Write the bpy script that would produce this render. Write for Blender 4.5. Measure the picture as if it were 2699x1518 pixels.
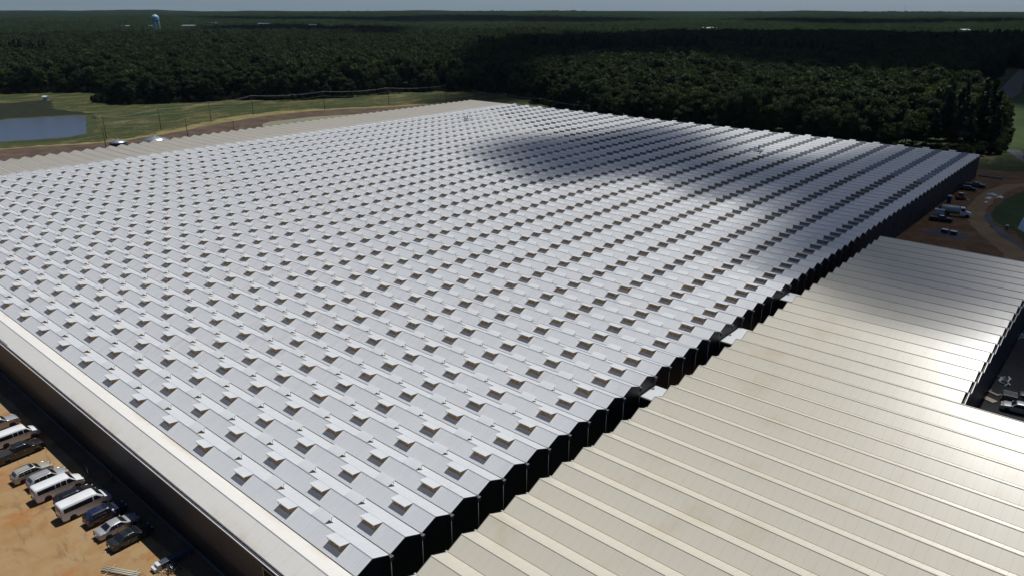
import bpy, bmesh, math, random
import numpy as np
from mathutils import Vector, Matrix

random.seed(7)
rng = np.random.default_rng(11)
for o in list(bpy.data.objects):
    bpy.data.objects.remove(o)
SC = bpy.context.scene
COL = SC.collection
R = math.radians

# ------------------------------------------------------------------ camera, sky, sun, exposure
W = 4.27                      # greenhouse bay width in metres
CAM = np.array([49.14, -35.54, 59.28])
PITCH, YAW = 0.3617, 2.2862
FPX, PW, PH = 1960.5, 2699.0, 1518.0
FWD = np.array([math.cos(PITCH) * math.cos(YAW), math.cos(PITCH) * math.sin(YAW), -math.sin(PITCH)])
RGT = np.array([math.sin(YAW), -math.cos(YAW), 0.0])
UPV = np.cross(RGT, FWD)
cam_d = bpy.data.cameras.new('camera')
cam = bpy.data.objects.new('camera', cam_d)
COL.objects.link(cam)
cam_d.sensor_width = 36.0
cam_d.lens = 36.0 * FPX / PW
cam_d.clip_start = 0.5
cam_d.clip_end = 30000.0
cam.matrix_world = Matrix(((RGT[0], UPV[0], -FWD[0], CAM[0]), (RGT[1], UPV[1], -FWD[1], CAM[1]),
                           (RGT[2], UPV[2], -FWD[2], CAM[2]), (0, 0, 0, 1)))
SC.camera = cam

SUN = Vector((-0.04, 0.45, 1.0)).normalized()
world = bpy.data.worlds.new('World')
SC.world = world
world.use_nodes = True
wn = world.node_tree
sky = wn.nodes.new('ShaderNodeTexSky')
sky.sky_type = 'NISHITA'
sky.sun_disc = False
sky.sun_elevation = math.asin(SUN.z)
sky.sun_rotation = math.atan2(SUN.x, SUN.y)
sky.altitude = 100.0
sky.air_density = 0.58
sky.dust_density = 0.4
sky.ozone_density = 10.0
wn.links.new(sky.outputs[0], wn.nodes['Background'].inputs[0])
wn.nodes['Background'].inputs[1].default_value = 0.055
sl = bpy.data.lights.new('sun', 'SUN')
sl.energy = 4.0
sl.angle = R(0.5)
sl.color = (1.0, 0.98, 0.95)
so = bpy.data.objects.new('sun', sl)
COL.objects.link(so)
so.rotation_euler = (-SUN).to_track_quat('-Z', 'Y').to_euler()
so.location = (0, 0, 300)
SC.view_settings.view_transform = 'Standard'
SC.view_settings.look = 'None'
SC.view_settings.exposure = 0.0
SC.view_settings.gamma = 1.0
SC.cycles.max_bounces = 8
SC.cycles.transparent_max_bounces = 24
SC.cycles.volume_bounces = 0
SC.cycles.use_denoising = True


def project(p):
    d = np.asarray(p, float) - CAM
    z = d @ FWD
    return np.stack([PW / 2 + FPX * (d @ RGT) / z, PH / 2 - FPX * (d @ UPV) / z, z], -1)


def at(u, v, z=0.0):
    """photo pixel -> world point on the horizontal plane at height z"""
    d = FWD + (u - PW / 2) / FPX * RGT - (v - PH / 2) / FPX * UPV
    t = (z - CAM[2]) / d[2]
    return CAM + t * d


# ------------------------------------------------------------------ materials
class NT:
    def __init__(self, name):
        self.m = bpy.data.materials.new(name)
        self.m.use_nodes = True
        self.t = self.m.node_tree
        self.t.nodes.clear()
        self.out = self.t.nodes.new('ShaderNodeOutputMaterial')

    def n(self, typ, **kw):
        nd = self.t.nodes.new(typ)
        for k, v in kw.items():
            if k.startswith('i_'):
                key = k[2:]
                key = int(key) if key.isdigit() else key.replace('_', ' ')
                s = nd.inputs[key]
                if isinstance(v, bpy.types.NodeSocket):
                    self.t.links.new(v, s)
                else:
                    s.default_value = v
            else:
                setattr(nd, k, v)
        return nd

    def link(self, a, b):
        self.t.links.new(a, b)

    def pos(self):
        return self.n('ShaderNodeNewGeometry').outputs['Position']

    def noise(self, scale, detail=4, rough=0.55, vec=None, dist=0.0):
        nd = self.n('ShaderNodeTexNoise', i_Scale=scale, i_Detail=detail, i_Roughness=rough, i_Distortion=dist)
        self.link(vec if vec is not None else self.pos(), nd.inputs['Vector'])
        return nd.outputs['Fac']

    def ramp(self, fac, stops):
        r = self.n('ShaderNodeValToRGB')
        e = r.color_ramp.elements
        while len(e) < len(stops):
            e.new(0.5)
        for el, (p, c) in zip(e, stops):
            el.position = p
            el.color = (c[0], c[1], c[2], 1) if not isinstance(c, (int, float)) else (c, c, c, 1)
        self.link(fac, r.inputs[0])
        return r.outputs[0]

    def mix(self, fac, a, b, mode='MIX'):
        nd = self.n('ShaderNodeMix', data_type='RGBA', blend_type=mode)
        for s, v in ((nd.inputs[0], fac), (nd.inputs[6], a), (nd.inputs[7], b)):
            if isinstance(v, bpy.types.NodeSocket):
                self.link(v, s)
            elif isinstance(v, (int, float)):
                s.default_value = v
            else:
                s.default_value = (*v, 1) if len(v) == 3 else v
        return nd.outputs[2]

    def math(self, op, a, b=0.0, c=0.0):
        nd = self.n('ShaderNodeMath', operation=op)
        for s, v in zip(nd.inputs, (a, b, c)):
            if isinstance(v, bpy.types.NodeSocket):
                self.link(v, s)
            else:
                s.default_value = v
        return nd.outputs[0]

    def mapr(self, v, a, b, c=0.0, d=1.0, smooth=True):
        nd = self.n('ShaderNodeMapRange', interpolation_type='SMOOTHSTEP' if smooth else 'LINEAR')
        self.link(v, nd.inputs[0])
        for k, x in zip((1, 2, 3, 4), (a, b, c, d)):
            nd.inputs[k].default_value = x
        return nd.outputs[0]

    def sep(self, v):
        s = self.n('ShaderNodeSeparateXYZ')
        self.link(v, s.inputs[0])
        return s.outputs

    def bump(self, h, strength=0.3, dist=0.1):
        b = self.n('ShaderNodeBump', i_Strength=strength, i_Distance=dist)
        self.link(h, b.inputs['Height'])
        return b.outputs[0]

    def pbsdf(self, col, rough=0.6, spec=0.5, metal=0.0, normal=None, **kw):
        p = self.n('ShaderNodeBsdfPrincipled')
        for s, v in ((p.inputs['Base Color'], col), (p.inputs['Roughness'], rough), (p.inputs['Metallic'], metal), (p.inputs['Specular IOR Level'], spec)):
            if isinstance(v, bpy.types.NodeSocket):
                self.link(v, s)
            elif isinstance(v, (int, float)):
                s.default_value = v
            else:
                s.default_value = (*v, 1)
        if normal is not None:
            self.link(normal, p.inputs['Normal'])
        for k, v in kw.items():
            p.inputs[k.replace('_', ' ')].default_value = v
        return p.outputs[0]

    def done(self, sh):
        self.link(sh, self.out.inputs[0])
        return self.m


def simple(name, col, rough=0.6, spec=0.5, metal=0.0, var=0.15, scale=3.0, **kw):
    """plain procedural material with a little colour variation"""
    t = NT(name)
    f = t.noise(scale, 3)
    c = t.mix(f, tuple(x * (1 - var) for x in col), tuple(min(1, x * (1 + var)) for x in col))
    return t.done(t.pbsdf(c, rough, spec, metal, **kw))


def mat_panel(name, beige_only=False):
    t = NT(name)
    p = t.pos()
    x, y, z = t.sep(p)
    big = t.noise(0.035, 3, vec=p)
    fine = t.noise(1.1, 4, vec=p)
    # per-sheet variation: white noise on snapped position
    sn = t.n('ShaderNodeVectorMath', operation='SNAP')
    t.link(p, sn.inputs[0])
    sn.inputs[1].default_value = (1.12 if beige_only else 0.6, W / 2, 50)
    wn_ = t.n('ShaderNodeTexWhiteNoise')
    t.link(sn.outputs[0], wn_.inputs[0])
    white = t.mix(big, (0.86, 0.90, 0.925), (0.92, 0.95, 0.965))
    white = t.mix(t.math('MULTIPLY', fine, 0.12), white, (0.66, 0.65, 0.65))
    mps = t.n('ShaderNodeMapping')
    t.link(p, mps.inputs[0])
    mps.inputs['Scale'].default_value = (1.3, 0.22, 0.22)
    strk = t.mapr(t.noise(0.8, 5, 0.65, vec=mps.outputs[0]), 0.45, 0.75)
    dirtz = t.mapr(t.noise(0.018, 4, 0.6, vec=p), 0.42, 0.66)
    white = t.mix(t.math('MULTIPLY', t.math('MULTIPLY', strk, dirtz), 0.55), white, (0.60, 0.56, 0.56))
    beige = t.mix(big, (0.52, 0.485, 0.39), (0.575, 0.54, 0.445)) if beige_only else t.mix(big, (0.62, 0.585, 0.49), (0.69, 0.655, 0.56))
    st = t.mapr(t.noise(0.12, 5, 0.6, vec=p), 0.52, 0.75)
    beige = t.mix(t.math('MULTIPLY', st, 0.35 if beige_only else 0.15), beige, (0.42, 0.33, 0.20))
    if beige_only:
        col = beige
        rough = t.mapr(wn_.outputs[0], 0, 1, 0.25, 0.27, False)
    else:
        w = t.math('ADD', t.math('MULTIPLY', x, -1.0), t.math('MULTIPLY', t.noise(0.25, 3, vec=p), 6.0))
        fac = t.mapr(w, 54.0 * W + 0.5, 54.9 * W + 3.0)
        col = t.mix(fac, white, beige)
        rough = t.mapr(fac, 0, 1, 0.42, 0.36, False)
    col = t.mix(t.mapr(wn_.outputs[0], 0, 1, 0.0, 0.03 if beige_only else 0.07, False), col, (0.46, 0.47, 0.49))
    sh = t.pbsdf(col, rough, 0.32 if beige_only else 0.5)
    if not beige_only:
        tr = t.n('ShaderNodeBsdfTranslucent')
        tr.inputs[0].default_value = (0.93, 0.92, 0.90, 1)
        mx = t.n('ShaderNodeMixShader')
        mx.inputs[0].default_value = 0.38
        t.link(sh, mx.inputs[1])
        t.link(tr.outputs[0], mx.inputs[2])
        sh = mx.outputs[0]
    return t.done(sh)


def mat_eave_bay():
    """first, unpainted bay: cream sheet with rusty-yellow run-off stains near the eave"""
    t = NT('cream_roof_sheet')
    p = t.pos()
    x, y, z = t.sep(p)
    big = t.noise(0.08, 4, vec=p)
    st = t.math('MULTIPLY', t.mapr(t.noise(0.16, 5, 0.62, vec=p), 0.42, 0.72), t.mapr(z, 7.4, 8.25, 1.0, 0.0))
    col = t.mix(big, (0.68, 0.655, 0.59), (0.77, 0.745, 0.69))
    col = t.mix(t.math('MULTIPLY', st, 0.75), col, (0.45, 0.34, 0.19))
    col = t.mix(t.math('MULTIPLY', t.noise(2.2, 4, vec=p), 0.2), col, (0.44, 0.43, 0.41))
    return t.done(t.pbsdf(col, 0.45, 0.45))


def mat_ground(name, stops, s1, s2, bumpd=0.05, tint=None, rough=0.95):
    t = NT(name)
    p = t.pos()
    a = t.noise(s1, 6, 0.62, vec=p, dist=0.6)
    b = t.noise(s2, 5, 0.6, vec=p)
    f = t.math('ADD', t.math('MULTIPLY', a, 0.65), t.math('MULTIPLY', b, 0.35))
    col = t.ramp(f, stops)
    if tint:
        m = t.mapr(t.noise(tint[1], 4, 0.6, vec=p), tint[2], tint[3])
        col = t.mix(t.math('MULTIPLY', m, tint[4]), col, tint[0])
    return t.done(t.pbsdf(col, rough, 0.15, normal=t.bump(b, 0.6, bumpd)))


def mat_dirt_lot():
    """tan clay yard: broad patches, orange wet spots, dark tyre-churned marks"""
    t = NT('tan_clay')
    p = t.pos()
    mp = t.n('ShaderNodeMapping')
    t.link(p, mp.inputs[0])
    mp.inputs['Rotation'].default_value = (0, 0, R(28))
    mp.inputs['Scale'].default_value = (0.28, 0.75, 1)
    a = t.noise(0.22, 6, 0.6, vec=p, dist=0.8)
    b = t.noise(0.9, 6, 0.65, vec=mp.outputs[0], dist=0.5)
    c = t.noise(6.0, 4, 0.7, vec=p)
    col = t.ramp(a, [(0.28, (0.36, 0.19, 0.075)), (0.45, (0.40, 0.25, 0.115)), (0.6, (0.44, 0.30, 0.155)), (0.78, (0.35, 0.25, 0.15))])
    col = t.mix(t.math('MULTIPLY', t.mapr(t.noise(0.13, 4, 0.6, vec=p), 0.52, 0.66), 0.9), col, (0.42, 0.185, 0.06))
    col = t.mix(t.math('MULTIPLY', t.mapr(b, 0.53, 0.68), 0.5), col, (0.20, 0.105, 0.05))
    col = t.mix(t.math('MULTIPLY', c, 0.30), col, (0.24, 0.15, 0.08))
    col = t.mix(0.18, col, (0.0, 0.0, 0.0))
    return t.done(t.pbsdf(col, 0.95, 0.1, normal=t.bump(t.math('ADD', b, t.math('MULTIPLY', c, 0.4)), 0.7, 0.08)))


def mat_field():
    t = NT('meadow_grass')
    p = t.pos()
    mp = t.n('ShaderNodeMapping')
    t.link(p, mp.inputs[0])
    mp.inputs['Rotation'].default_value = (0, 0, R(-20))
    mp.inputs['Scale'].default_value = (1.5, 0.8, 1)
    a = t.noise(0.05, 6, 0.65, vec=mp.outputs[0], dist=0.7)
    b = t.noise(0.5, 5, 0.7, vec=p)
    f = t.math('ADD', t.math('MULTIPLY', a, 0.6), t.math('MULTIPLY', b, 0.4))
    col = t.ramp(f, [(0.34, (0.018, 0.030, 0.008)), (0.45, (0.028, 0.043, 0.011)), (0.51, (0.050, 0.056, 0.018)), (0.56, (0.095, 0.083, 0.033)), (0.64, (0.18, 0.15, 0.078))])
    # weathered dry strip beside the dirt track: grass is sparser there
    return t.done(t.pbsdf(col, 0.9, 0.15, normal=t.bump(b, 0.8, 0.3)))


def mat_foliage(name, dark, mid, light, transl=0.22):
    t = NT(name)
    oi = t.n('ShaderNodeObjectInfo')
    g = t.n('ShaderNodeNewGeometry')
    rnd = t.math('ADD', t.math('MULTIPLY', oi.outputs['Random'], 0.55), t.math('MULTIPLY', g.outputs['Random Per Island'], 0.45))
    col = t.ramp(rnd, [(0.15, dark), (0.55, mid), (0.9, light)])
    a = t.pbsdf(col, 0.7, 0.12)
    tr = t.n('ShaderNodeBsdfTranslucent')
    t.link(t.mix(0.5, col, (0.10, 0.14, 0.02)), tr.inputs[0])
    mx = t.n('ShaderNodeMixShader')
    mx.inputs[0].default_value = transl
    t.link(a, mx.inputs[1])
    t.link(tr.outputs[0], mx.inputs[2])
    return t.done(mx.outputs[0])


def mat_canopy():
    t = NT('far_canopy')
    p = t.pos()
    a = t.noise(0.11, 5, 0.7, vec=p)
    b = t.noise(0.004, 4, 0.6, vec=p)
    col = t.ramp(a, [(0.35, (0.004, 0.008, 0.004)), (0.52, (0.012, 0.020, 0.009)), (0.68, (0.026, 0.038, 0.015))])
    col = t.mix(t.math('MULTIPLY', t.mapr(b, 0.48, 0.6), 0.5), col, (0.02, 0.032, 0.014))
    return t.done(t.pbsdf(col, 1.0, 0.0, normal=t.bump(a, 1.0, 4.0)))


def mat_water(name, col, rough, bscale, bstr):
    t = NT(name)
    p = t.pos()
    n1 = t.noise(bscale, 4, 0.6, vec=p)
    return t.done(t.pbsdf(col, rough, 0.5, normal=t.bump(n1, bstr, 0.05)))


def mat_cloud():
    t = NT('cloud_vapour')
    at_ = t.n('ShaderNodeAttribute', attribute_name='vapour')
    d = at_.outputs['Fac']
    trans = t.n('ShaderNodeBsdfTransparent')
    dif = t.n('ShaderNodeBsdfDiffuse')
    dif.inputs[0].default_value = (0.8, 0.82, 0.85, 1)
    tl = t.n('ShaderNodeBsdfTranslucent')
    tl.inputs[0].default_value = (0.8, 0.82, 0.85, 1)
    m1 = t.n('ShaderNodeMixShader')
    m1.inputs[0].default_value = 0.35
    t.link(dif.outputs[0], m1.inputs[1])
    t.link(tl.outputs[0], m1.inputs[2])
    m2 = t.n('ShaderNodeMixShader')
    t.link(d, m2.inputs[0])
    t.link(trans.outputs[0], m2.inputs[1])
    t.link(m1.outputs[0], m2.inputs[2])
    return t.done(m2.outputs[0])


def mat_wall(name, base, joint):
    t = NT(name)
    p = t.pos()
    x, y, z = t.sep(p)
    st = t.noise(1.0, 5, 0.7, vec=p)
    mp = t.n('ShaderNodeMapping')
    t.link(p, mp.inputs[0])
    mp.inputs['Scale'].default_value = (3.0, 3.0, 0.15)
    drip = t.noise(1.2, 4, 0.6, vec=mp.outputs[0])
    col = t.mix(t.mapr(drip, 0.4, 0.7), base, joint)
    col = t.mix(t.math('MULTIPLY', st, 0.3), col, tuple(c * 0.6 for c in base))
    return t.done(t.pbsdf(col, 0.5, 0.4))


M = {}
M['panel'] = mat_panel('whitewashed_roof_sheet')
M['beige'] = mat_panel('cream_metal_roof', True)
M['eave'] = mat_eave_bay()
def mat_vent():
    t = NT('white_vent_sheet')
    p = t.pos()
    c = t.mix(t.noise(0.5, 4, vec=p), (0.70, 0.73, 0.745), (0.80, 0.83, 0.84))
    a = t.pbsdf(c, 0.4, 0.5)
    tl = t.n('ShaderNodeBsdfTranslucent')
    tl.inputs[0].default_value = (0.93, 0.91, 0.87, 1)
    m = t.n('ShaderNodeMixShader')
    m.inputs[0].default_value = 0.34
    t.link(a, m.inputs[1])
    t.link(tl.outputs[0], m.inputs[2])
    return t.done(m.outputs[0])


M['vent'] = mat_vent()
M['alu'] = simple('dull_aluminium', (0.42, 0.43, 0.44), 0.45, 0.5, 0.6, var=0.1)
M['trim'] = simple('white_trim', (0.72, 0.71, 0.69), 0.4, var=0.06)
M['dark_trim'] = simple('dark_trim', (0.05, 0.05, 0.052), 0.5)
M['inner'] = mat_ground('brown_shade_cloth', [(0.3, (0.16, 0.115, 0.075)), (0.55, (0.26, 0.19, 0.12)), (0.75, (0.40, 0.31, 0.20))], 0.35, 1.6, 0.02)
M['wood'] = simple('tan_frame', (0.44, 0.36, 0.25), 0.6, var=0.2)
def mat_net(name, col):
    t = NT(name)
    d = t.n('ShaderNodeBsdfDiffuse')
    tl = t.n('ShaderNodeBsdfTranslucent')
    c = t.mix(t.noise(1.5, 3), tuple(v * 0.85 for v in col), col)
    t.link(c, d.inputs[0])
    t.link(c, tl.inputs[0])
    m = t.n('ShaderNodeMixShader')
    m.inputs[0].default_value = 0.45
    t.link(d.outputs[0], m.inputs[1])
    t.link(tl.outputs[0], m.inputs[2])
    return t.done(m.outputs[0])


M['net_tan'] = mat_net('tan_insect_net', (0.34, 0.31, 0.25))
M['net_grey'] = mat_net('grey_insect_net', (0.62, 0.65, 0.65))
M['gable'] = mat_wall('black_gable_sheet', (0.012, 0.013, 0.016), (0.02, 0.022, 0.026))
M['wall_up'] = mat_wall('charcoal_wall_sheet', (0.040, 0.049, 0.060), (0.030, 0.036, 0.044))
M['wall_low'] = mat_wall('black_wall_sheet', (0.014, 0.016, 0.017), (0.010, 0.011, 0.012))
M['lot'] = mat_dirt_lot()
M['field'] = mat_field()
M['floor'] = mat_ground('woodland_floor', [(0.3, (0.015, 0.02, 0.008)), (0.6, (0.035, 0.045, 0.018)), (0.8, (0.05, 0.055, 0.03))], 0.05, 0.6, 0.2)
M['mulch'] = mat_ground('dark_turned_earth', [(0.3, (0.045, 0.032, 0.022)), (0.5, (0.085, 0.06, 0.042)), (0.7, (0.14, 0.105, 0.075))], 0.12, 0.9, 0.15)
M['yard'] = mat_ground('red_brown_clay', [(0.3, (0.07, 0.038, 0.019)), (0.48, (0.12, 0.068, 0.034)), (0.62, (0.17, 0.105, 0.056)), (0.75, (0.14, 0.10, 0.065))], 0.16, 1.1, 0.08, ((0.13, 0.055, 0.022), 0.07, 0.55, 0.7, 0.6))
M['track'] = mat_ground('packed_haul_track', [(0.3, (0.15, 0.095, 0.05)), (0.55, (0.23, 0.155, 0.085)), (0.75, (0.28, 0.20, 0.12))], 0.15, 1.3, 0.05)
M['gravel'] = mat_ground('grey_gravel', [(0.3, (0.06, 0.06, 0.062)), (0.6, (0.11, 0.11, 0.112)), (0.8, (0.16, 0.155, 0.15))], 0.2, 4.0, 0.05)
M['turf'] = mat_ground('dark_turf', [(0.3, (0.022, 0.036, 0.012)), (0.55, (0.04, 0.06, 0.018)), (0.75, (0.06, 0.08, 0.028))], 0.09, 1.2, 0.2)
M['asphalt'] = mat_ground('worn_asphalt', [(0.3, (0.075, 0.075, 0.085)), (0.7, (0.12, 0.12, 0.135))], 0.1, 3.0, 0.01)
M['water'] = mat_water('pond_water', (0.075, 0.080, 0.080), 0.17, 0.6, 0.25)
M['mudwater'] = mat_water('silty_pond_water', (0.20, 0.19, 0.105), 0.45, 0.6, 0.10)
M['leaf'] = mat_foliage('broadleaf_foliage', (0.013, 0.023, 0.010), (0.024, 0.039, 0.015), (0.044, 0.063, 0.022))
M['leaf2'] = mat_foliage('bright_foliage', (0.024, 0.041, 0.010), (0.048, 0.070, 0.015), (0.078, 0.096, 0.022))
M['pine'] = mat_foliage('dark_pine_foliage', (0.010, 0.018, 0.010), (0.017, 0.028, 0.014), (0.028, 0.042, 0.02), 0.1)
M['bark'] = simple('grey_brown_bark', (0.075, 0.06, 0.045), 0.9, 0.1, var=0.3)
M['canopy'] = mat_canopy()
M['pole'] = simple('creosoted_timber', (0.06, 0.048, 0.038), 0.85, 0.2, var=0.25)
M['wire'] = simple('aluminium_wire', (0.32, 0.33, 0.34), 0.5, 0.4, 0.2, var=0.05)
M['cloud'] = mat_cloud()
M['towerblue'] = simple('pale_blue_tank_paint', (0.22, 0.42, 0.55), 0.45, var=0.06, scale=0.3)
M['rubber'] = simple('tyre_rubber', (0.022, 0.022, 0.022), 0.8, 0.2)
M['glass'] = simple('tinted_glass', (0.012, 0.014, 0.018), 0.06, 0.6, var=0.05)
M['chrome'] = simple('bright_wheel_alloy', (0.5, 0.5, 0.5), 0.3, 0.5, 0.8, var=0.05)
M['white'] = simple('white_paint', (0.74, 0.75, 0.75), 0.35, var=0.03)
M['red_lens'] = simple('red_lens', (0.30, 0.015, 0.012), 0.2)
M['lamp_lens'] = simple('clear_lamp_lens', (0.62, 0.64, 0.66), 0.12)
M['black'] = simple('black_plastic', (0.02, 0.02, 0.021), 0.55)
M['steel'] = simple('galvanised_steel', (0.45, 0.48, 0.50), 0.35, 0.5, 0.7, var=0.12, scale=0.8)
M['pipe'] = simple('pale_green_pipe', (0.48, 0.50, 0.42), 0.45, var=0.08)
M['beam'] = simple('dark_wrapped_bundle', (0.055, 0.065, 0.08), 0.4, var=0.3)
M['orange'] = simple('orange_machine_paint', (0.42, 0.075, 0.02), 0.4, var=0.1)
M['blueplastic'] = simple('blue_white_plastic', (0.50, 0.55, 0.66), 0.4, var=0.1)
M['tarp'] = simple('white_plastic_tarp', (0.60, 0.61, 0.60), 0.4, var=0.1)
M['conc'] = simple('weathered_block', (0.16, 0.145, 0.125), 0.9, 0.1, var=0.25)
M['skin'] = simple('skin', (0.35, 0.2, 0.13), 0.6)
M['navy_cloth'] = simple('dark_blue_cloth', (0.03, 0.04, 0.07), 0.9, 0.1)
M['orange_cloth'] = simple('orange_red_shirt', (0.36, 0.07, 0.03), 0.85, 0.1)
M['helmet'] = simple('white_helmet', (0.75, 0.75, 0.75), 0.3)


# ------------------------------------------------------------------ mesh helpers
def link(o, parent=None):
    COL.objects.link(o)
    if parent is not None:
        o.parent = parent
    return o


def tag(o, label=None, cat=None, group=None, kind=None):
    if label:
        o['label'] = label
    if cat:
        o['category'] = cat
    if group:
        o['group'] = group
    if kind:
        o['kind'] = kind
    return o


def empty(name, loc=(0, 0, 0), rz=0.0):
    o = bpy.data.objects.new(name, None)
    o.empty_display_size = 0.5
    o.location = loc
    o.rotation_euler = (0, 0, rz)
    return link(o)


def obj(name, me, mat=None, parent=None):
    o = bpy.data.objects.new(name, me)
    if mat is not None and not me.materials:
        me.materials.append(mat)
    return link(o, parent)


def np_mesh(name, verts, faces, smooth=False):
    """verts (N,3), faces (M,4) int arrays -> mesh, fast"""
    me = bpy.data.meshes.new(name)
    verts = np.ascontiguousarray(verts, dtype=np.float32)
    faces = np.ascontiguousarray(faces, dtype=np.int32)
    k = faces.shape[1]
    me.vertices.add(len(verts))
    me.vertices.foreach_set('co', verts.ravel())
    me.loops.add(faces.size)
    me.loops.foreach_set('vertex_index', faces.ravel())
    me.polygons.add(len(faces))
    me.polygons.foreach_set('loop_start', np.arange(0, faces.size, k, dtype=np.int32))
    me.polygons.foreach_set('loop_total', np.full(len(faces), k, dtype=np.int32))
    me.polygons.foreach_set('use_smooth', np.full(len(faces), smooth, dtype=bool))
    me.update(calc_edges=True)
    return me


BOXF = np.array([[0, 3, 2, 1], [4, 5, 6, 7], [0, 1, 5, 4], [1, 2, 6, 5], [2, 3, 7, 6], [3, 0, 4, 7]])


def boxes_mesh(name, corners, bottom=True):
    """corners (N,8,3): 0-3 bottom ring, 4-7 top ring"""
    corners = np.asarray(corners, float)
    n = len(corners)
    f = BOXF if bottom else BOXF[1:]
    faces = (f[None] + 8 * np.arange(n)[:, None, None]).reshape(-1, 4)
    return np_mesh(name, corners.reshape(-1, 3), faces)


def box_c(x0, x1, y0, y1, z0, z1):
    return np.array([[x0, y0, z0], [x1, y0, z0], [x1, y1, z0], [x0, y1, z0], [x0, y0, z1], [x1, y0, z1], [x1, y1, z1], [x0, y1, z1]], float)


def bar_c(a, b, w, h=None, up=(0, 0, 1)):
    a, b = np.asarray(a, float), np.asarray(b, float)
    h = w if h is None else h
    d = b - a
    d = d / (np.linalg.norm(d) + 1e-9)
    u = np.asarray(up, float)
    if abs(d @ u) > 0.95:
        u = np.array([1.0, 0, 0])
    s = np.cross(d, u)
    s /= np.linalg.norm(s)
    u = np.cross(s, d)
    s, u = s * w / 2, u * h / 2
    return np.array([a - s - u, a + s - u, b + s - u, b - s - u, a - s + u, a + s + u, b + s + u, b - s + u])


def boxes(name, lst, mat, parent=None, bevel=0.0):
    o = obj(name, boxes_mesh(name, np.array(lst)), mat, parent)
    if bevel:
        m = o.modifiers.new('bevel', 'BEVEL')
        m.width = bevel
        m.segments = 2
    return o


def tube_mesh(name, pts, rad, seg=8, cap=True):
    """tube along points; rad scalar or list"""
    pts = [Vector(p) for p in pts]
    if isinstance(rad, (int, float)):
        rad = [rad] * len(pts)
    bm = bmesh.new()
    rings = []
    for i, p in enumerate(pts):
        d = (pts[min(i + 1, len(pts) - 1)] - pts[max(i - 1, 0)]).normalized()
        u = Vector((0, 0, 1)) if abs(d.z) < 0.9 else Vector((1, 0, 0))
        s = d.cross(u).normalized()
        u = s.cross(d)
        rings.append([bm.verts.new(p + (s * math.cos(2 * math.pi * k / seg) + u * math.sin(2 * math.pi * k / seg)) * rad[i]) for k in range(seg)])
    for a, b in zip(rings, rings[1:]):
        for k in range(seg):
            bm.faces.new((a[k], a[(k + 1) % seg], b[(k + 1) % seg], b[k]))
    if cap:
        bm.faces.new(rings[0][::-1])
        bm.faces.new(rings[-1])
    bm.normal_update()
    me = bpy.data.meshes.new(name)
    bm.to_mesh(me)
    bm.free()
    for p in me.polygons:
        p.use_smooth = len(p.vertices) == 4
    return me


def lathe_mesh(name, prof, seg=24, axis='z'):
    """prof list of (r, h)"""
    bm = bmesh.new()
    rings = []
    for r, h in prof:
        ring = []
        for k in range(seg):
            a = 2 * math.pi * k / seg
            c, s = r * math.cos(a), r * math.sin(a)
            ring.append(bm.verts.new((c, s, h) if axis == 'z' else (h, c, s)))
        rings.append(ring)
    for a, b in zip(rings, rings[1:]):
        for k in range(seg):
            bm.faces.new((a[k], a[(k + 1) % seg], b[(k + 1) % seg], b[k]))
    bm.faces.new(rings[0][::-1])
    bm.faces.new(rings[-1])
    bmesh.ops.recalc_face_normals(bm, faces=bm.faces)
    me = bpy.data.meshes.new(name)
    bm.to_mesh(me)
    bm.free()
    for p in me.polygons:
        p.use_smooth = len(p.vertices) == 4
    return me


def poly_sheet(name, pts, z, mat, jitter=0.0, step=6.0, seed=0):
    """flat ground sheet from an outline, with an uneven edge"""
    rr = random.Random(seed)
    out = []
    n = len(pts)
    for i in range(n):
        a, b = Vector(pts[i][:2]), Vector(pts[(i + 1) % n][:2])
        k = max(1, int((b - a).length / step)) if jitter else 1
        nrm = Vector((-(b - a).y, (b - a).x)).normalized()
        for j in range(k):
            p = a.lerp(b, j / k)
            if jitter:
                p = p + nrm * rr.uniform(-jitter, jitter)
            out.append((p.x, p.y, z))
    bm = bmesh.new()
    vs = [bm.verts.new(p) for p in out]
    f = bm.faces.new(vs)
    bmesh.ops.triangulate(bm, faces=[f])
    bm.normal_update()
    for f in bm.faces:
        if f.normal.z < 0:
            f.normal_flip()
    me = bpy.data.meshes.new(name)
    bm.to_mesh(me)
    bm.free()
    return tag(obj(name, me, mat), kind='structure')


def inside(poly, x, y):
    poly = np.asarray(poly, float)
    r = np.zeros(np.shape(x), bool)
    n = len(poly)
    for i in range(n):
        x0, y0 = poly[i][:2]
        x1, y1 = poly[(i + 1) % n][:2]
        c = ((y0 > y) != (y1 > y)) & (x < (x1 - x0) * (y - y0) / (y1 - y0 + 1e-12) + x0)
        r ^= c
    return r


def sdist(poly, x, y):
    poly = np.asarray(poly, float)
    d = np.full(np.shape(x), 1e9)
    n = len(poly)
    for i in range(n):
        a, b = poly[i][:2], poly[(i + 1) % n][:2]
        ab = b - a
        t = np.clip(((x - a[0]) * ab[0] + (y - a[1]) * ab[1]) / (ab @ ab + 1e-9), 0, 1)
        d = np.minimum(d, np.hypot(x - a[0] - t * ab[0], y - a[1] - t * ab[1]))
    return np.where(inside(poly, x, y), d, -d)


def wobble(x, y, scale, seed, octs=4):
    r = np.random.default_rng(seed)
    v = np.zeros(np.shape(x))
    amp, tot = 1.0, 0.0
    for o in range(octs):
        for k in range(4):
            a = r.uniform(0, 2 * math.pi)
            f = scale * (2 ** o) * r.uniform(0.7, 1.4)
            v += amp * np.sin((x * math.cos(a) + y * math.sin(a)) * f + r.uniform(0, 6.28))
        tot += amp * 2
        amp *= 0.55
    return v / tot


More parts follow.
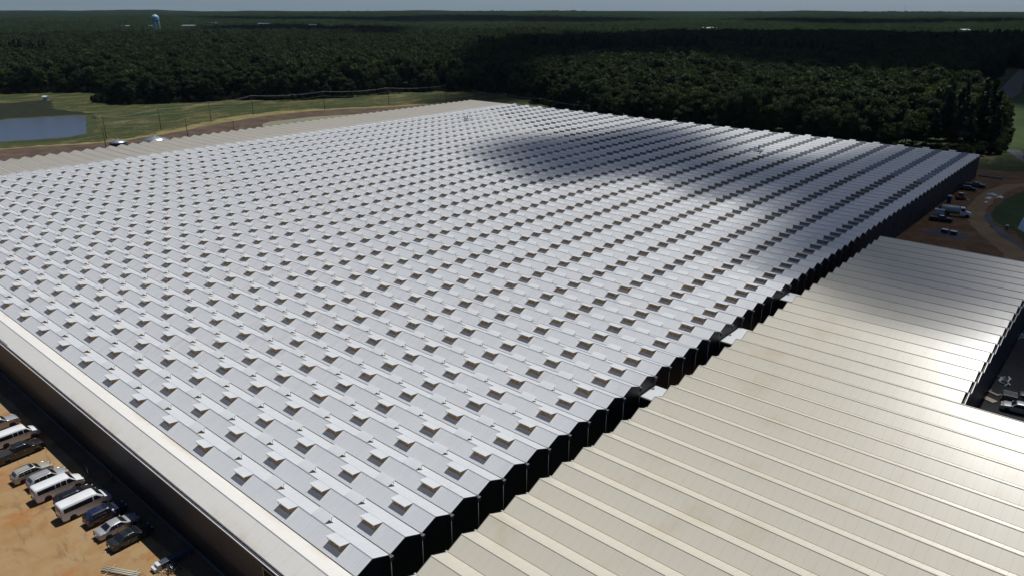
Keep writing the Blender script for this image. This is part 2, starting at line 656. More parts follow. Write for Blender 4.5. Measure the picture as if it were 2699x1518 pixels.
# ------------------------------------------------------------------ ground sheets
bm = bmesh.new()
bmesh.ops.create_circle(bm, cap_ends=True, radius=10500, segments=96)
me = bpy.data.meshes.new('ground')
bm.to_mesh(me)
bm.free()
tag(obj('ground', me, M['floor']), kind='structure')

poly_sheet('clay_lot', [(-160, -90), (75, -90), (75, -1), (-160, -1)], 0.02, M['lot'])
# dark soil verge at the wall foot, widened so its colour deepens the shade
poly_sheet('soil_shade_verge', [(-160, -8.9), (4, -8.9), (4, -3), (-160, -3)], 0.03, mat_ground('wall_shade_clay', [(0.3, (0.10, 0.062, 0.035)), (0.5, (0.16, 0.105, 0.06)), (0.7, (0.22, 0.15, 0.09))], 0.2, 1.5, 0.05), 0.15, 2.0, 3)
poly_sheet('yard', [(-2, 60), (90, 60), (90, 250), (60, 290), (20, 305), (-2, 300)], 0.035, M['yard'], 1.0, 8, 5)
# haul track curving round the yard
trk = [(34, 165), (28, 185), (20, 200), (15.5, 209), (12, 220), (10.2, 232), (9.8, 248), (10.5, 262), (13, 275), (20, 285)]
hw = [3.4, 3.0, 2.8, 2.4, 2.4, 2.6, 2.6, 2.6, 2.4, 2.4]
L_, R_ = [], []
for i, (p, w_) in enumerate(zip(trk, hw)):
    a, b = Vector(trk[max(i - 1, 0)]), Vector(trk[min(i + 1, len(trk) - 1)])
    n_ = Vector((-(b - a).y, (b - a).x)).normalized()
    L_.append(Vector(p) + n_ * w_)
    R_.append(Vector(p) - n_ * w_)
poly_sheet('haul_track', [tuple(v) for v in L_ + R_[::-1]], 0.05, M['track'], 0.35, 2.5, 6)
poly_sheet('grass_bank', [(27.5, 198), (24.3, 208.5), (17.7, 216.5), (14.4, 226), (14.4, 241), (15.5, 255), (17.3, 268), (25, 285), (90, 290), (90, 170), (60, 175)], 0.06, M['turf'], 0.5, 3, 7)
poly_sheet('gravel_apron', [(24, 203), (27, 196), (60, 170), (90, 165), (90, 158), (50, 165), (22, 200), (13.5, 222), (14.3, 230), (17.5, 216)], 0.07, M['gravel'], 0.3, 3, 8)
poly_sheet('gravel_pad', [(37, 74), (60, 74), (60, 150), (37, 150)], 0.04, mat_ground('dark_hardstanding', [(0.3, (0.018, 0.019, 0.021)), (0.6, (0.034, 0.035, 0.037)), (0.8, (0.055, 0.054, 0.052))], 0.2, 3.0, 0.03), 0.0)
poly_sheet('pasture', [(-10, 345), (-9, 400), (-21, 470), (-44, 560), (-34, 640), (60, 640), (100, 300), (40, 310)], 0.035, M['turf'], 1.0, 8, 18)
poly_sheet('basin_water', [(23.2, 228), (23.9, 213.5), (26, 209.5), (40, 200), (60, 205), (60, 240), (30, 240)], 0.09, M['water'], 0.1, 3, 9)

CLEAR = [(-760, -400), (-700, 60), (-625, 118), (-595, 139), (-575, 164), (-549, 186), (-520, 180), (-486, 162), (-458, 173), (-436, 211), (-429, 238), (-401, 251),
         (-383, 286), (-375, 333), (-364, 358), (-345, 374), (-307, 372), (-278, 358), (-240, 334), (-200, 316), (-150, 309), (-100, 306), (-55, 307), (-20, 318), (-6, 340),
         (-9, 400), (-20, 463), (-45, 560), (-62, 640), (-92, 900), (-76, 900), (-30, 640), (40, 640), (150, 500), (150, -400)]
poly_sheet('field', [(-760, -60), (-700, 60), (-640, 125), (-595, 150), (-560, 195), (-500, 190), (-440, 235), (-405, 265), (-390, 300), (-380, 345), (-355, 385), (-290, 385), (-230, 345),
                     (-150, 320), (-20, 330), (-8, 400), (-20, 480), (-60, 660), (-20, 660), (60, 640), (95, 230), (0, 275), (-262, 284), (-262, -60)], 0.02, M['field'], 2.0, 10, 10)
# dark turned-earth band between the field and the far gable
poly_sheet('earth_track', [(-345, 20), (-337, 64), (-330, 83), (-321, 101), (-320.5, 125), (-336, 160), (-342, 185), (-344, 199), (-343, 230), (-334, 249), (-324, 269), (-313, 299), (-300, 318),
                           (-262, 330), (-262, 285), (-262, 20)], 0.05, M['mulch'], 1.4, 6, 11)
poly_sheet('dry_verge', [(-349, 20), (-341, 64), (-334, 83), (-326, 101), (-327, 125), (-346, 160), (-356, 185), (-358, 199), (-352, 230), (-342, 249), (-331, 269), (-318, 299),
                         (-311, 300), (-322, 269), (-332, 249), (-341, 230), (-342, 199), (-340, 185), (-334, 160), (-318.5, 125), (-319, 101), (-328, 83), (-335, 64), (-343, 20)],
           0.035, mat_ground('dry_straw_grass', [(0.3, (0.10, 0.095, 0.035)), (0.5, (0.19, 0.155, 0.065)), (0.7, (0.27, 0.22, 0.11))], 0.1, 0.8, 0.1), 2.2, 4, 12)
poly_sheet('settling_pond', [(-308, 176), (-318, 183), (-322, 190), (-321.5, 214), (-313, 235), (-307, 254), (-309, 267), (-300, 272), (-285, 262), (-283, 180), (-296, 172)], 0.08, M['mudwater'], 0.8, 5, 13)
POND = [(-380, -20), (-360, 71), (-355.5, 82), (-350.5, 98), (-355, 107), (-384, 118), (-424, 133), (-431, 124), (-436, 112), (-441, 98), (-432, 82), (-424, 62), (-470, -20)]
poly_sheet('marsh', [(-424, 40), (-352, 92), (-384, 122), (-430, 140), (-470, 132), (-513, 146), (-526, 144), (-527, 118), (-560, 60), (-560, -20), (-480, -20)], 0.04,
           mat_ground('wet_marsh', [(0.3, (0.008, 0.011, 0.006)), (0.55, (0.016, 0.020, 0.009)), (0.75, (0.030, 0.034, 0.015))], 0.12, 0.9, 0.2), 1.8, 4, 17)
pc = np.mean(np.array(POND), 0)
poly_sheet('pond', POND, 0.06, M['water'], 0.7, 3, 14)
poly_sheet('pond_bank', [tuple(pc + (np.array(q) - pc) * (1 + 5.0 / np.linalg.norm(np.array(q) - pc))) for q in POND], 0.045,
           mat_ground('marshy_bank', [(0.3, (0.020, 0.030, 0.010)), (0.55, (0.045, 0.055, 0.020)), (0.75, (0.10, 0.085, 0.045))], 0.15, 0.9, 0.2), 1.6, 4, 16)
poly_sheet('road', [(-44, 560), (-52, 640), (-76, 890), (-70, 890), (-38, 640), (-34, 560)], 0.05, M['asphalt'], 0.0)
poly_sheet('side_road', [(-2, 356), (12, 318), (30, 290), (33, 292), (16, 320), (3, 358)], 0.05, M['asphalt'], 0.2, 4, 15)
#--GREENHOUSE--
# ------------------------------------------------------------------ greenhouse
XL = 60.8 * W
ZR, RISE = 8.54, 0.89
TH = math.atan2(RISE, W / 2)
CT, ST = math.cos(TH), math.sin(TH)
SLEN = math.hypot(W / 2, RISE) - 0.07
VL = 1.22                      # vent length down the slope
VW = 0.563 * W
S_ = 2.111 * W
NV = 25
BAYS = list(range(0, 67))
CREAM = -1                     # the unpainted bay along the eave

gh = empty('greenhouse', (-XL / 2, 141, 0))
tag(gh, 'vast white-roofed greenhouse of many parallel ridges with rows of open roof vents', 'greenhouse')
GH0 = Vector((-XL / 2, 141, 0))


def gpart(name, me, mat, loc=(0, 0, 0), parent=None, kind=None):
    """part of the greenhouse; loc is in world coordinates"""
    o = bpy.data.objects.new(name, me)
    if mat is not None and not me.materials:
        me.materials.append(mat)
    link(o, parent or gh)
    o.location = Vector(loc) - (GH0 if parent is None else Vector((0, 0, 0)))
    if kind:
        o['kind'] = kind
    return o


def slope_pt(x, s, n, side):
    """side -1 = slope towards the camera, +1 = far slope; relative to the ridge"""
    return np.stack([x, side * (s * CT + n * ST), -s * ST + n * CT], -1)


def slab(xa, xb, s0, s1, n0, n1, side):
    """(N,8,3) slabs lying in a slope"""
    xa, xb, s0, s1 = np.broadcast_arrays(*[np.asarray(v, float) for v in (xa, xb, s0, s1)])
    lo = [slope_pt(a, s, np.full_like(a, n0), side) for a, s in ((xa, s0), (xb, s0), (xb, s1), (xa, s1))]
    hi = [slope_pt(a, s, np.full_like(a, n1), side) for a, s in ((xa, s0), (xb, s0), (xb, s1), (xa, s1))]
    c = np.stack(lo + hi, 1)
    if side > 0:
        c = c[:, [3, 2, 1, 0, 7, 6, 5, 4]]
    return c


def columns(first_vent):
    """list of (x_left_edge, x_right_edge, is_vent) in bay widths, running away from x = 0"""
    e = [(0.1 * k, 0.1 * (k + 1), False) for k in range(8)]
    if first_vent > 0.81:
        k = 7
        w_ = (first_vent - 0.8) / k
        e += [(0.8 + w_ * i, 0.8 + w_ * (i + 1), False) for i in range(k)]
    for j in range(NV):
        x0 = first_vent + 2.111 * j
        c = 0.563 / 4
        e += [(x0 + c * i, x0 + c * (i + 1), True) for i in range(4)]
        c2 = (2.111 - 0.563) / 11
        e += [(x0 + 0.563 + c2 * i, x0 + 0.563 + c2 * (i + 1), False) for i in range(11)]
    x = e[-1][1]
    while x < 60.75:
        e.append((x, min(x + 0.26, 60.8), False))
        x += 0.26
    return e


NEAR0, FAR0 = 0.80, 1.835
cells = {}
for side, f0 in ((-1, NEAR0), (1, FAR0)):
    e = np.array(columns(f0))
    xa, xb, v = -e[:, 1] * W + 0.008, -e[:, 0] * W - 0.008, e[:, 2] > 0.5
    s0 = np.where(v, VL + 0.03, 0.035)
    cells[side] = (xa, xb, s0, np.full(len(xa), SLEN), v)

# choose the 300 sheets that show largest
cand = []
for side in (-1, 1):
    xa, xb, s0, s1, v = cells[side]
    for i in range(0, 22):
        c = slope_pt((xa + xb) / 2, (s0 + s1) / 2, np.zeros_like(xa), side) + np.array([0, i * W, ZR])
        pr = project(c)
        ok = (pr[:, 0] > 5) & (pr[:, 0] < PW - 5) & (pr[:, 1] < PH - 5) & (pr[:, 2] > 0)
        size = (xb - xa) * (s1 - s0) / pr[:, 2] ** 2 * (1.0 if side < 0 else 0.5)
        for k in np.nonzero(ok)[0]:
            cand.append((size[k], side, i, int(k)))
cand.sort(reverse=True)
chosen = set((a, b, c) for _, a, b, c in cand[:300])
tmpl = {}
allc, bars = [], []
for side in (-1, 1):
    xa, xb, s0, s1, v = cells[side]
    base = slab(xa, xb, s0, s1, -0.03, 0.0, side)
    jb = slab(xa - 0.05, xa + 0.028, s0, s1, -0.07, -0.045, side)[:, 4:]
    for i in BAYS:
        keep = np.array([(side, i, k) not in chosen for k in range(len(xa))]) if i < 22 else np.ones(len(xa), bool)
        off = np.array([0, i * W, ZR])
        allc.append(base[keep] + off)
        bars.append(jb + off)
    for (sd, i, k) in sorted(chosen):
        if sd != side:
            continue
        key = (side, round(float(xb[k] - xa[k]), 3), bool(v[k]))
        if key not in tmpl:
            w_ = xb[k] - xa[k]
            tmpl[key] = boxes_mesh('roof_sheet', slab([-w_ / 2], [w_ / 2], [s0[k]], [s1[k]], -0.03, 0.0, side), False)
        gpart('roof_sheet', tmpl[key], M['panel'], ((xa[k] + xb[k]) / 2, i * W, ZR))
gpart('roof_sheet', boxes_mesh('roof_sheets', np.concatenate(allc), False), M['panel'], kind='stuff')
bars = np.concatenate(bars)
gpart('glazing_bar', np_mesh('glazing_bars', bars.reshape(-1, 3), np.arange(len(bars) * 4).reshape(-1, 4)), M['alu'], kind='stuff')
del allc, bars

# cream bay along the eave: long sheets, seams 1.12 m apart
for side, nm in ((-1, 'eave_sheet'), (1, 'eave_sheet')):
    n_ = int(XL / 2.24)
    seen_x = -85.0
    t_ = boxes_mesh(nm, slab([-2.24 + 0.004], [-0.004], [0.03], [SLEN + (0.12 if side < 0 else 0)], -0.05, 0.0, side))
    rest = []
    for k in range(n_):
        if -2.24 * k > seen_x:
            gpart(nm, t_, M['eave'], (-2.24 * k, CREAM * W, ZR))
        else:
            rest.append(slab([-2.24 * (k + 1) + 0.004], [-2.24 * k - 0.004], [0.03], [SLEN], -0.05, 0.0, side)[0] + np.array([0, CREAM * W, ZR]))
    gpart(nm, boxes_mesh(nm, np.array(rest)), M['eave'], kind='stuff')

# ridge caps and valley gutters
cap = boxes_mesh('ridge_cap', [bar_c((-XL, 0, 0.012), (0.03, 0, 0.012), 0.09, 0.03)])
gut = boxes_mesh('gutter', [box_c(-XL, 0.25, -0.10, 0.10, -0.16, -0.13), box_c(-XL, 0.25, -0.115, -0.095, -0.16, 0.01), box_c(-XL, 0.25, 0.095, 0.115, -0.16, 0.01)])
verge = boxes_mesh('verge_trim', [slab([-0.02], [0.06], [0.0], [SLEN], -0.06, 0.02, -1)[0], slab([-0.02], [0.06], [0.0], [SLEN], -0.06, 0.02, 1)[0]])
hop = boxes_mesh('gutter_outlet', [box_c(0.24, 0.50, -0.20, 0.20, -0.42, -0.02), box_c(0.28, 0.46, -0.14, 0.14, -0.62, -0.42), box_c(-0.6, 0.30, -0.03, 0.03, 0.02, 0.06), box_c(-0.02, 0.02, -0.25, 0.25, 0.04, 0.10)])
dpipe = tube_mesh('downpipe', [(0.2, 0, -7.2), (0.2, 0, -0.62), (0.36, 0, -0.45)], 0.035, 6)
hh = W / 2 - 0.004
zt = ZR - 0.08
pv = np.array([(-0.1, -hh, 0), (-0.1, hh, 0), (-0.1, hh, zt - RISE + 0.01), (-0.1, 0, zt), (-0.1, -hh, zt - RISE + 0.01)])
bm = bmesh.new()
v1 = [bm.verts.new(p) for p in pv]
v2 = [bm.verts.new(p + np.array([0.07, 0, 0])) for p in pv]
bm.faces.new(v1[::-1])
bm.faces.new(v2)
for k in range(5):
    bm.faces.new((v1[k], v1[(k + 1) % 5], v2[(k + 1) % 5], v2[k]))
gpm = bpy.data.meshes.new('gable_panel')
bm.to_mesh(gpm)
bm.free()
gpm2 = gpm.copy()
for i in [CREAM] + BAYS:
    gpart('ridge_cap', cap, M['alu'], (0, i * W, ZR))
    gpart('gutter', gut, M['alu'], (0, (i - 0.5) * W, ZR - RISE + 0.03))
    gpart('verge_trim', verge, M['trim'], (0, i * W, ZR))
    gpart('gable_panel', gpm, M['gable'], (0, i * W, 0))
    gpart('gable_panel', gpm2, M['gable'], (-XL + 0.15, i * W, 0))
    if i >= 0:
        gpart('gutter_outlet', hop, M['conc'], (0, (i - 0.5) * W, ZR - RISE))
        gpart('downpipe', dpipe, M['dark_trim'], (0, (i - 0.5) * W, ZR - RISE))

# roof vents
ANG = R(11.5)


def vent_boxes(side, dang=0.0):
    a = ANG + dang
    c, s = math.cos(a), math.sin(a)
    def P(x, l, n):
        return [x, side * (0.03 + l * c - n * s), 0.045 + l * s + n * c]
    p = np.array([P(0, 0, -0.02), P(-VW, 0, -0.02), P(-VW, VL + .04, -0.02), P(0, VL + .04, -0.02), P(0, 0, 0.02), P(-VW, 0, 0.02), P(-VW, VL + .04, 0.02), P(0, VL + .04, 0.02)])
    if side < 0:
        p = p[[0, 1, 2, 3, 4, 5, 6, 7]]
    tip = np.array(P(0, VL, -0.03))
    st = []
    for x in (-0.22, -VW + 0.22):
        a0 = tip + np.array([x, 0, 0])
        b0 = np.array([x, side * VL * 0.88 * CT, -VL * 0.88 * ST - 0.08])
        st.append(bar_c(a0, b0, 0.045))
    lip = bar_c(tip + np.array([0.0, 0, -0.012]), tip + np.array([-VW, 0, -0.012]), 0.05, 0.05)
    return p, st, lip


def net_mesh(side, folds):
    """insect net closing the vent: front curtain (pleated) plus two triangular cheeks -> quads"""
    c, s = math.cos(ANG), math.sin(ANG)
    ty, tz = side * (0.03 + VL * c), 0.045 + VL * s - 0.03
    by, bz = side * VL * CT, -VL * ST + 0.03
    q = []
    n_ = folds
    xs = np.linspace(-0.02, -VW + 0.02, n_ + 1)
    off = np.array([0.05 if k % 2 else -0.03 for k in range(n_ + 1)])
    for k in range(n_):
        q.append([(xs[k], ty + side * off[k], tz), (xs[k + 1], ty + side * off[k + 1], tz), (xs[k + 1], by + side * (off[k + 1] + .03), bz), (xs[k], by + side * (off[k] + .03), bz)])
    for x in (-0.02, -VW + 0.02):
        q.append([(x, side * 0.04, 0.03), (x, ty, tz), (x, by, bz), (x, side * 0.05, 0.0)])
    return np.array(q, float)


vent_list = []
for i in BAYS:
    for j in range(NV):
        for side, f0 in ((-1, NEAR0), (1, FAR0)):
            x = -(f0 + 2.111 * j) * W
            pr = project((x - VW / 2, i * W + side * 0.6, ZR))
            ok = 8 < pr[0] < PW - 8 and pr[1] < PH - 6
            vent_list.append((pr[2] * (1.0 if side < 0 else 1.12) if ok else 1e9, i, j, side, x))
vent_list.sort()
vm = {}
for side in (-1, 1):
    for kk, da in enumerate((-0.05, 0.0, 0.04)):
        p, st, lip = vent_boxes(side, da)
        vm[side, kk] = (boxes_mesh('roof_vent', [p]), boxes_mesh('stay', st[:1]), boxes_mesh('stay', st[1:]), boxes_mesh('vent_lip', [lip]))
vr = random.Random(5)
jp, js, jl, nt, ng = [], [], [], [], []
fold_n, fold_g = net_mesh(-1, 8), net_mesh(-1, 2)
nearframe = []
for n_, (d, i, j, side, x) in enumerate(vent_list):
    loc = np.array([x, i * W, ZR])
    kk = vr.randrange(3)
    if n_ < 300:
        v = gpart('roof_vent', vm[side, kk][0], M['vent'], loc)
        for nm, me_, mt in (('stay', vm[side, kk][1], M['wood']), ('stay', vm[side, kk][2], M['wood']), ('vent_lip', vm[side, kk][3], M['trim'])):
            o = bpy.data.objects.new(nm, me_)
            if not me_.materials:
                me_.materials.append(mt)
            link(o, v)
    else:
        p, st, lip = vent_boxes(side, vr.uniform(-0.07, 0.06))
        jp.append(p + loc)
        js += [b + loc for b in st]
        jl.append(lip + loc)
    if side < 0:
        hexrow = 51 + 0.42 * j + vr.uniform(-1.2, 1.2)
        latrow = 31 + 1.25 * j + vr.uniform(-1.0, 1.0)
        if i >= hexrow:
            ng.append(fold_g + loc)
        elif i >= latrow:
            nt.append(fold_n + loc)
        # opening: sill, side rails and rafters seen inside
        e0, e1 = loc + slope_pt(np.array(0.0), np.array(VL), np.array(-0.06), -1), loc + slope_pt(np.array(-VW), np.array(VL), np.array(-0.06), -1)
        nearframe.append(bar_c(e0, e1, 0.07, 0.07))
        for f in (0.0, 0.33, 0.66, 1.0):
            a = loc + slope_pt(np.array(-VW * f), np.array(0.0), np.array(-0.10), -1)
            b = loc + slope_pt(np.array(-VW * f), np.array(VL), np.array(-0.10), -1)
            nearframe.append(bar_c(a, b, 0.05, 0.06))
        nearframe.append(bar_c(loc + np.array([0.2, -0.85, -0.75]), loc + np.array([-VW - 0.2, -0.85, -0.75]), 0.06))
gpart('roof_vent', boxes_mesh('roof_vents', np.array(jp)), M['vent'], kind='stuff')
gpart('stay', boxes_mesh('stays', np.array(js)), M['wood'], kind='stuff')
gpart('vent_lip', boxes_mesh('vent_lips', np.array(jl)), M['trim'], kind='stuff')
gpart('roof_frame', boxes_mesh('roof_frame', np.array(nearframe)), M['wood'], kind='stuff')
for arr, nm, mt in ((nt, 'insect_net', M['net_tan']), (ng, 'insect_net', M['net_grey'])):
    q = np.concatenate(arr).reshape(-1, 3)
    gpart(nm, np_mesh(nm, q, np.arange(len(q)).reshape(-1, 4)), mt, kind='stuff')
del jp, js, jl, nt, ng, nearframe

# shade cloth stretched under the trusses, and truss chords
gpart('shade_cloth', np_mesh('shade_cloth', np.array([(-XL + 1, -2, 6.85), (-0.4, -2, 6.85), (-0.4, 66.5 * W, 6.85), (-XL + 1, 66.5 * W, 6.85)]), np.array([[0, 1, 2, 3]])), M['inner'])

# eave wall towards the car park: charcoal upper sheets over black lower sheets
EY = -1.5 * W - 0.12
PWD = 2.24
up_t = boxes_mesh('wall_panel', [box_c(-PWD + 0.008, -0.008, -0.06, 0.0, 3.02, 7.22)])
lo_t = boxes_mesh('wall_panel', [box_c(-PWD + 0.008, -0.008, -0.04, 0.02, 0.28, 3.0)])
rest_u, rest_l = [], []
for k in range(int(XL / PWD)):
    x = -PWD * k
    if -90 < x:
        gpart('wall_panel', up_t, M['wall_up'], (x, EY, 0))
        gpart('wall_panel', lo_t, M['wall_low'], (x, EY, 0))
    else:
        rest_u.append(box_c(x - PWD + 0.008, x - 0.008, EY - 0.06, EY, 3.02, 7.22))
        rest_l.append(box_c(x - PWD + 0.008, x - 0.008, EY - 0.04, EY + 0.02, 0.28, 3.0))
gpart('wall_panel', boxes_mesh('wall_panel', np.array(rest_u)), M['wall_up'], kind='stuff')
gpart('wall_panel', boxes_mesh('wall_panel', np.array(rest_l)), M['wall_low'], kind='stuff')
gpart('wall_footing', boxes_mesh('wall_footing', [box_c(-XL, 0, EY - 0.22, EY + 0.1, 0, 0.27)]), M['conc'])
gpart('eave_gutter', boxes_mesh('eave_gutter', [box_c(-XL, 0.1, EY - 0.30, EY - 0.285, 7.28, 7.42), box_c(-XL, 0.1, EY - 0.29, EY - 0.02, 7.28, 7.30), box_c(-XL, 0.1, EY - 0.03, EY - 0.015, 7.28, 7.36)]), M['trim'])
gpart('wall_cap', boxes_mesh('wall_cap', [box_c(-XL, 0, EY - 0.055, EY + 0.05, 7.222, 7.28)]), M['dark_trim'])
gpart('far_wall', boxes_mesh('far_wall', [box_c(-XL, 0, 66.5 * W, 66.5 * W + 0.1, 0, 7.35)]), M['wall_up'])
# recessed glazed door bank in the eave wall near its end
dr = gpart('door_bank', boxes_mesh('door_bank', [box_c(-9.2, -1.6, EY - 0.11, EY - 0.07, 0.1, 6.6)]), M['glass'])
fr = [box_c(-9.2 + 1.9 * k - 0.05, -9.2 + 1.9 * k + 0.05, EY - 0.16, EY - 0.105, 0.1, 6.6) for k in range(5)] + [box_c(-9.25, -1.55, EY - 0.165, EY - 0.105, z - 0.05, z + 0.05) for z in (2.4, 4.5, 6.6)]
o = obj('door_frame', boxes_mesh('door_frame', fr), M['alu'], dr)

# short link corridors across the alley to the cream hall
for k, (y0, y1, lab) in enumerate(((49.6, 53.9, 'low pale link corridor crossing the alley, nearest the parking end'), (75.2, 82.6, 'wide pale link corridor, middle of three across the dark alley'),
                                   (100.6, 105.4, 'pale link corridor farthest along the dark alley between the roofs'))):
    t_ = empty('link_corridor', (2.0, (y0 + y1) / 2, 0))
    hw_ = (y1 - y0) / 2
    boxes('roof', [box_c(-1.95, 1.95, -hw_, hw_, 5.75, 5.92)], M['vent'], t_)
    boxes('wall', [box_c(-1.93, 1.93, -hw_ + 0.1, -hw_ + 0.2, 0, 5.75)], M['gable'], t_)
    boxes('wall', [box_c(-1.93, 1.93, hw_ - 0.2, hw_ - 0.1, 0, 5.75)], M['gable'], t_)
    tag(t_, lab, 'corridor', 'link corridors between the two buildings')

# ------------------------------------------------------------------ cream metal-roofed hall
HX0 = 0.93 * W
ZH, HR = 8.36, 0.91
hall = empty('packing_hall', (40, 75, 0))
tag(hall, 'cream metal-roofed hall with low parallel ridges, alongside the greenhouse', 'warehouse')
HL0 = Vector((40, 75, 0))
TH2 = math.atan2(HR, W / 2)
SAVE = (CT, ST)
CT, ST = math.cos(TH2), math.sin(TH2)
SL2 = math.hypot(W / 2, HR) - 0.03


def hpart(name, me, mat, loc=(0, 0, 0), kind=None):
    o = bpy.data.objects.new(name, me)
    if not me.materials:
        me.materials.append(mat)
    link(o, hall)
    o.location = Vector(loc) - HL0
    if kind:
        o['kind'] = kind
    return o


PWH = 1.12
hc = []
for i in range(-2, 36):
    x1 = 120.0 if i <= 17 else 36.9
    n_ = int((x1 - HX0) / PWH)
    for side in (-1, 1):
        xs = HX0 + PWH * np.arange(n_)
        c = slope_pt(xs + PWH / 2, np.full(n_, SL2 / 2), np.zeros(n_), side) + np.array([0, i * W, ZH])
        pr = project(c)
        ok = (pr[:, 0] > 4) & (pr[:, 0] < PW - 4) & (pr[:, 1] < PH - 4) & (pr[:, 2] > 0)
        for k in range(n_):
            hc.append((pr[k, 2] if ok[k] else 1e9, i, side, xs[k], x1))
hc.sort()
ht = {s: boxes_mesh('roof_panel', slab([0.003], [PWH - 0.003], [0.02], [SL2], -0.04, 0.0, s)) for s in (-1, 1)}
hb = []
for n_, (d, i, side, x, x1) in enumerate(hc):
    if n_ < 300:
        hpart('roof_panel', ht[side], M['beige'], (x, i * W, ZH))
    else:
        hb.append(slab([x + 0.003], [x + PWH - 0.003], [0.02], [SL2], -0.04, 0.0, side)[0] + np.array([0, i * W, ZH]))
hpart('roof_panel', boxes_mesh('roof_panels', np.array(hb)), M['beige'], kind='stuff')
for i in range(-2, 36):
    x1 = 120.0 if i <= 17 else 36.9
    hpart('ridge_cap', boxes_mesh('ridge_cap', [bar_c((HX0, 0, 0.012), (x1, 0, 0.012), 0.16, 0.02)]), M['beige'], (0, i * W, ZH))
    hpart('gutter', boxes_mesh('gutter', [box_c(HX0 - 0.1, x1 + 0.1, -0.07, 0.07, -0.09, -0.07)]), M['alu'], (0, (i + 0.5) * W, ZH - HR))
    hpart('gutter_clip', boxes_mesh('gutter_clip', [box_c(HX0 - 0.22, HX0 + 0.1, -0.10, 0.10, -0.10, 0.05)]), M['alu'], (0, (i + 0.5) * W, ZH - HR))
    ed = [slab([HX0 - 0.06], [HX0 + 0.02], [0.0], [SL2], -0.10, 0.012, s)[0] for s in (-1, 1)]
    hpart('verge_trim', boxes_mesh('verge_trim', ed), M['dark_trim'], (0, i * W, ZH))
    ed = [slab([x1 - 0.02], [x1 + 0.06], [0.0], [SL2], -0.10, 0.012, s)[0] for s in (-1, 1)]
    hpart('verge_trim', boxes_mesh('verge_trim', ed), M['trim'], (0, i * W, ZH))
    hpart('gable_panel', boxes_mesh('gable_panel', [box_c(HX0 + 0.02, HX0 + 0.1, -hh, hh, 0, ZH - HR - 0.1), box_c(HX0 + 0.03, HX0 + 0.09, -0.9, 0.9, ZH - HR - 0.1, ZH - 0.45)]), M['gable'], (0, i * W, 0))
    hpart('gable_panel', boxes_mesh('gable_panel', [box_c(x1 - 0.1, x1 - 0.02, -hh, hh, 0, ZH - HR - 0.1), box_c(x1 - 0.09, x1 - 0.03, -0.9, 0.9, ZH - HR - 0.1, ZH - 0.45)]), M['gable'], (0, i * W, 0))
hpart('side_wall', boxes_mesh('side_wall', [box_c(HX0, 36.9, 35.5 * W - 0.1, 35.5 * W - 0.02, 0, ZH - HR - 0.12)]), M['gable'])
hpart('side_wall', boxes_mesh('side_wall', [box_c(36.95, 120, 17.5 * W - 0.1, 17.5 * W - 0.02, 0, ZH - HR - 0.12)]), M['gable'])
hpart('ceiling', boxes_mesh('ceiling', [box_c(HX0 + 0.2, 36.7, -2.5 * W, 35.4 * W, 6.9, 7.0), box_c(36.75, 119, -2.5 * W, 17.4 * W, 6.9, 7.0)]), M['conc'])
CT, ST = SAVE
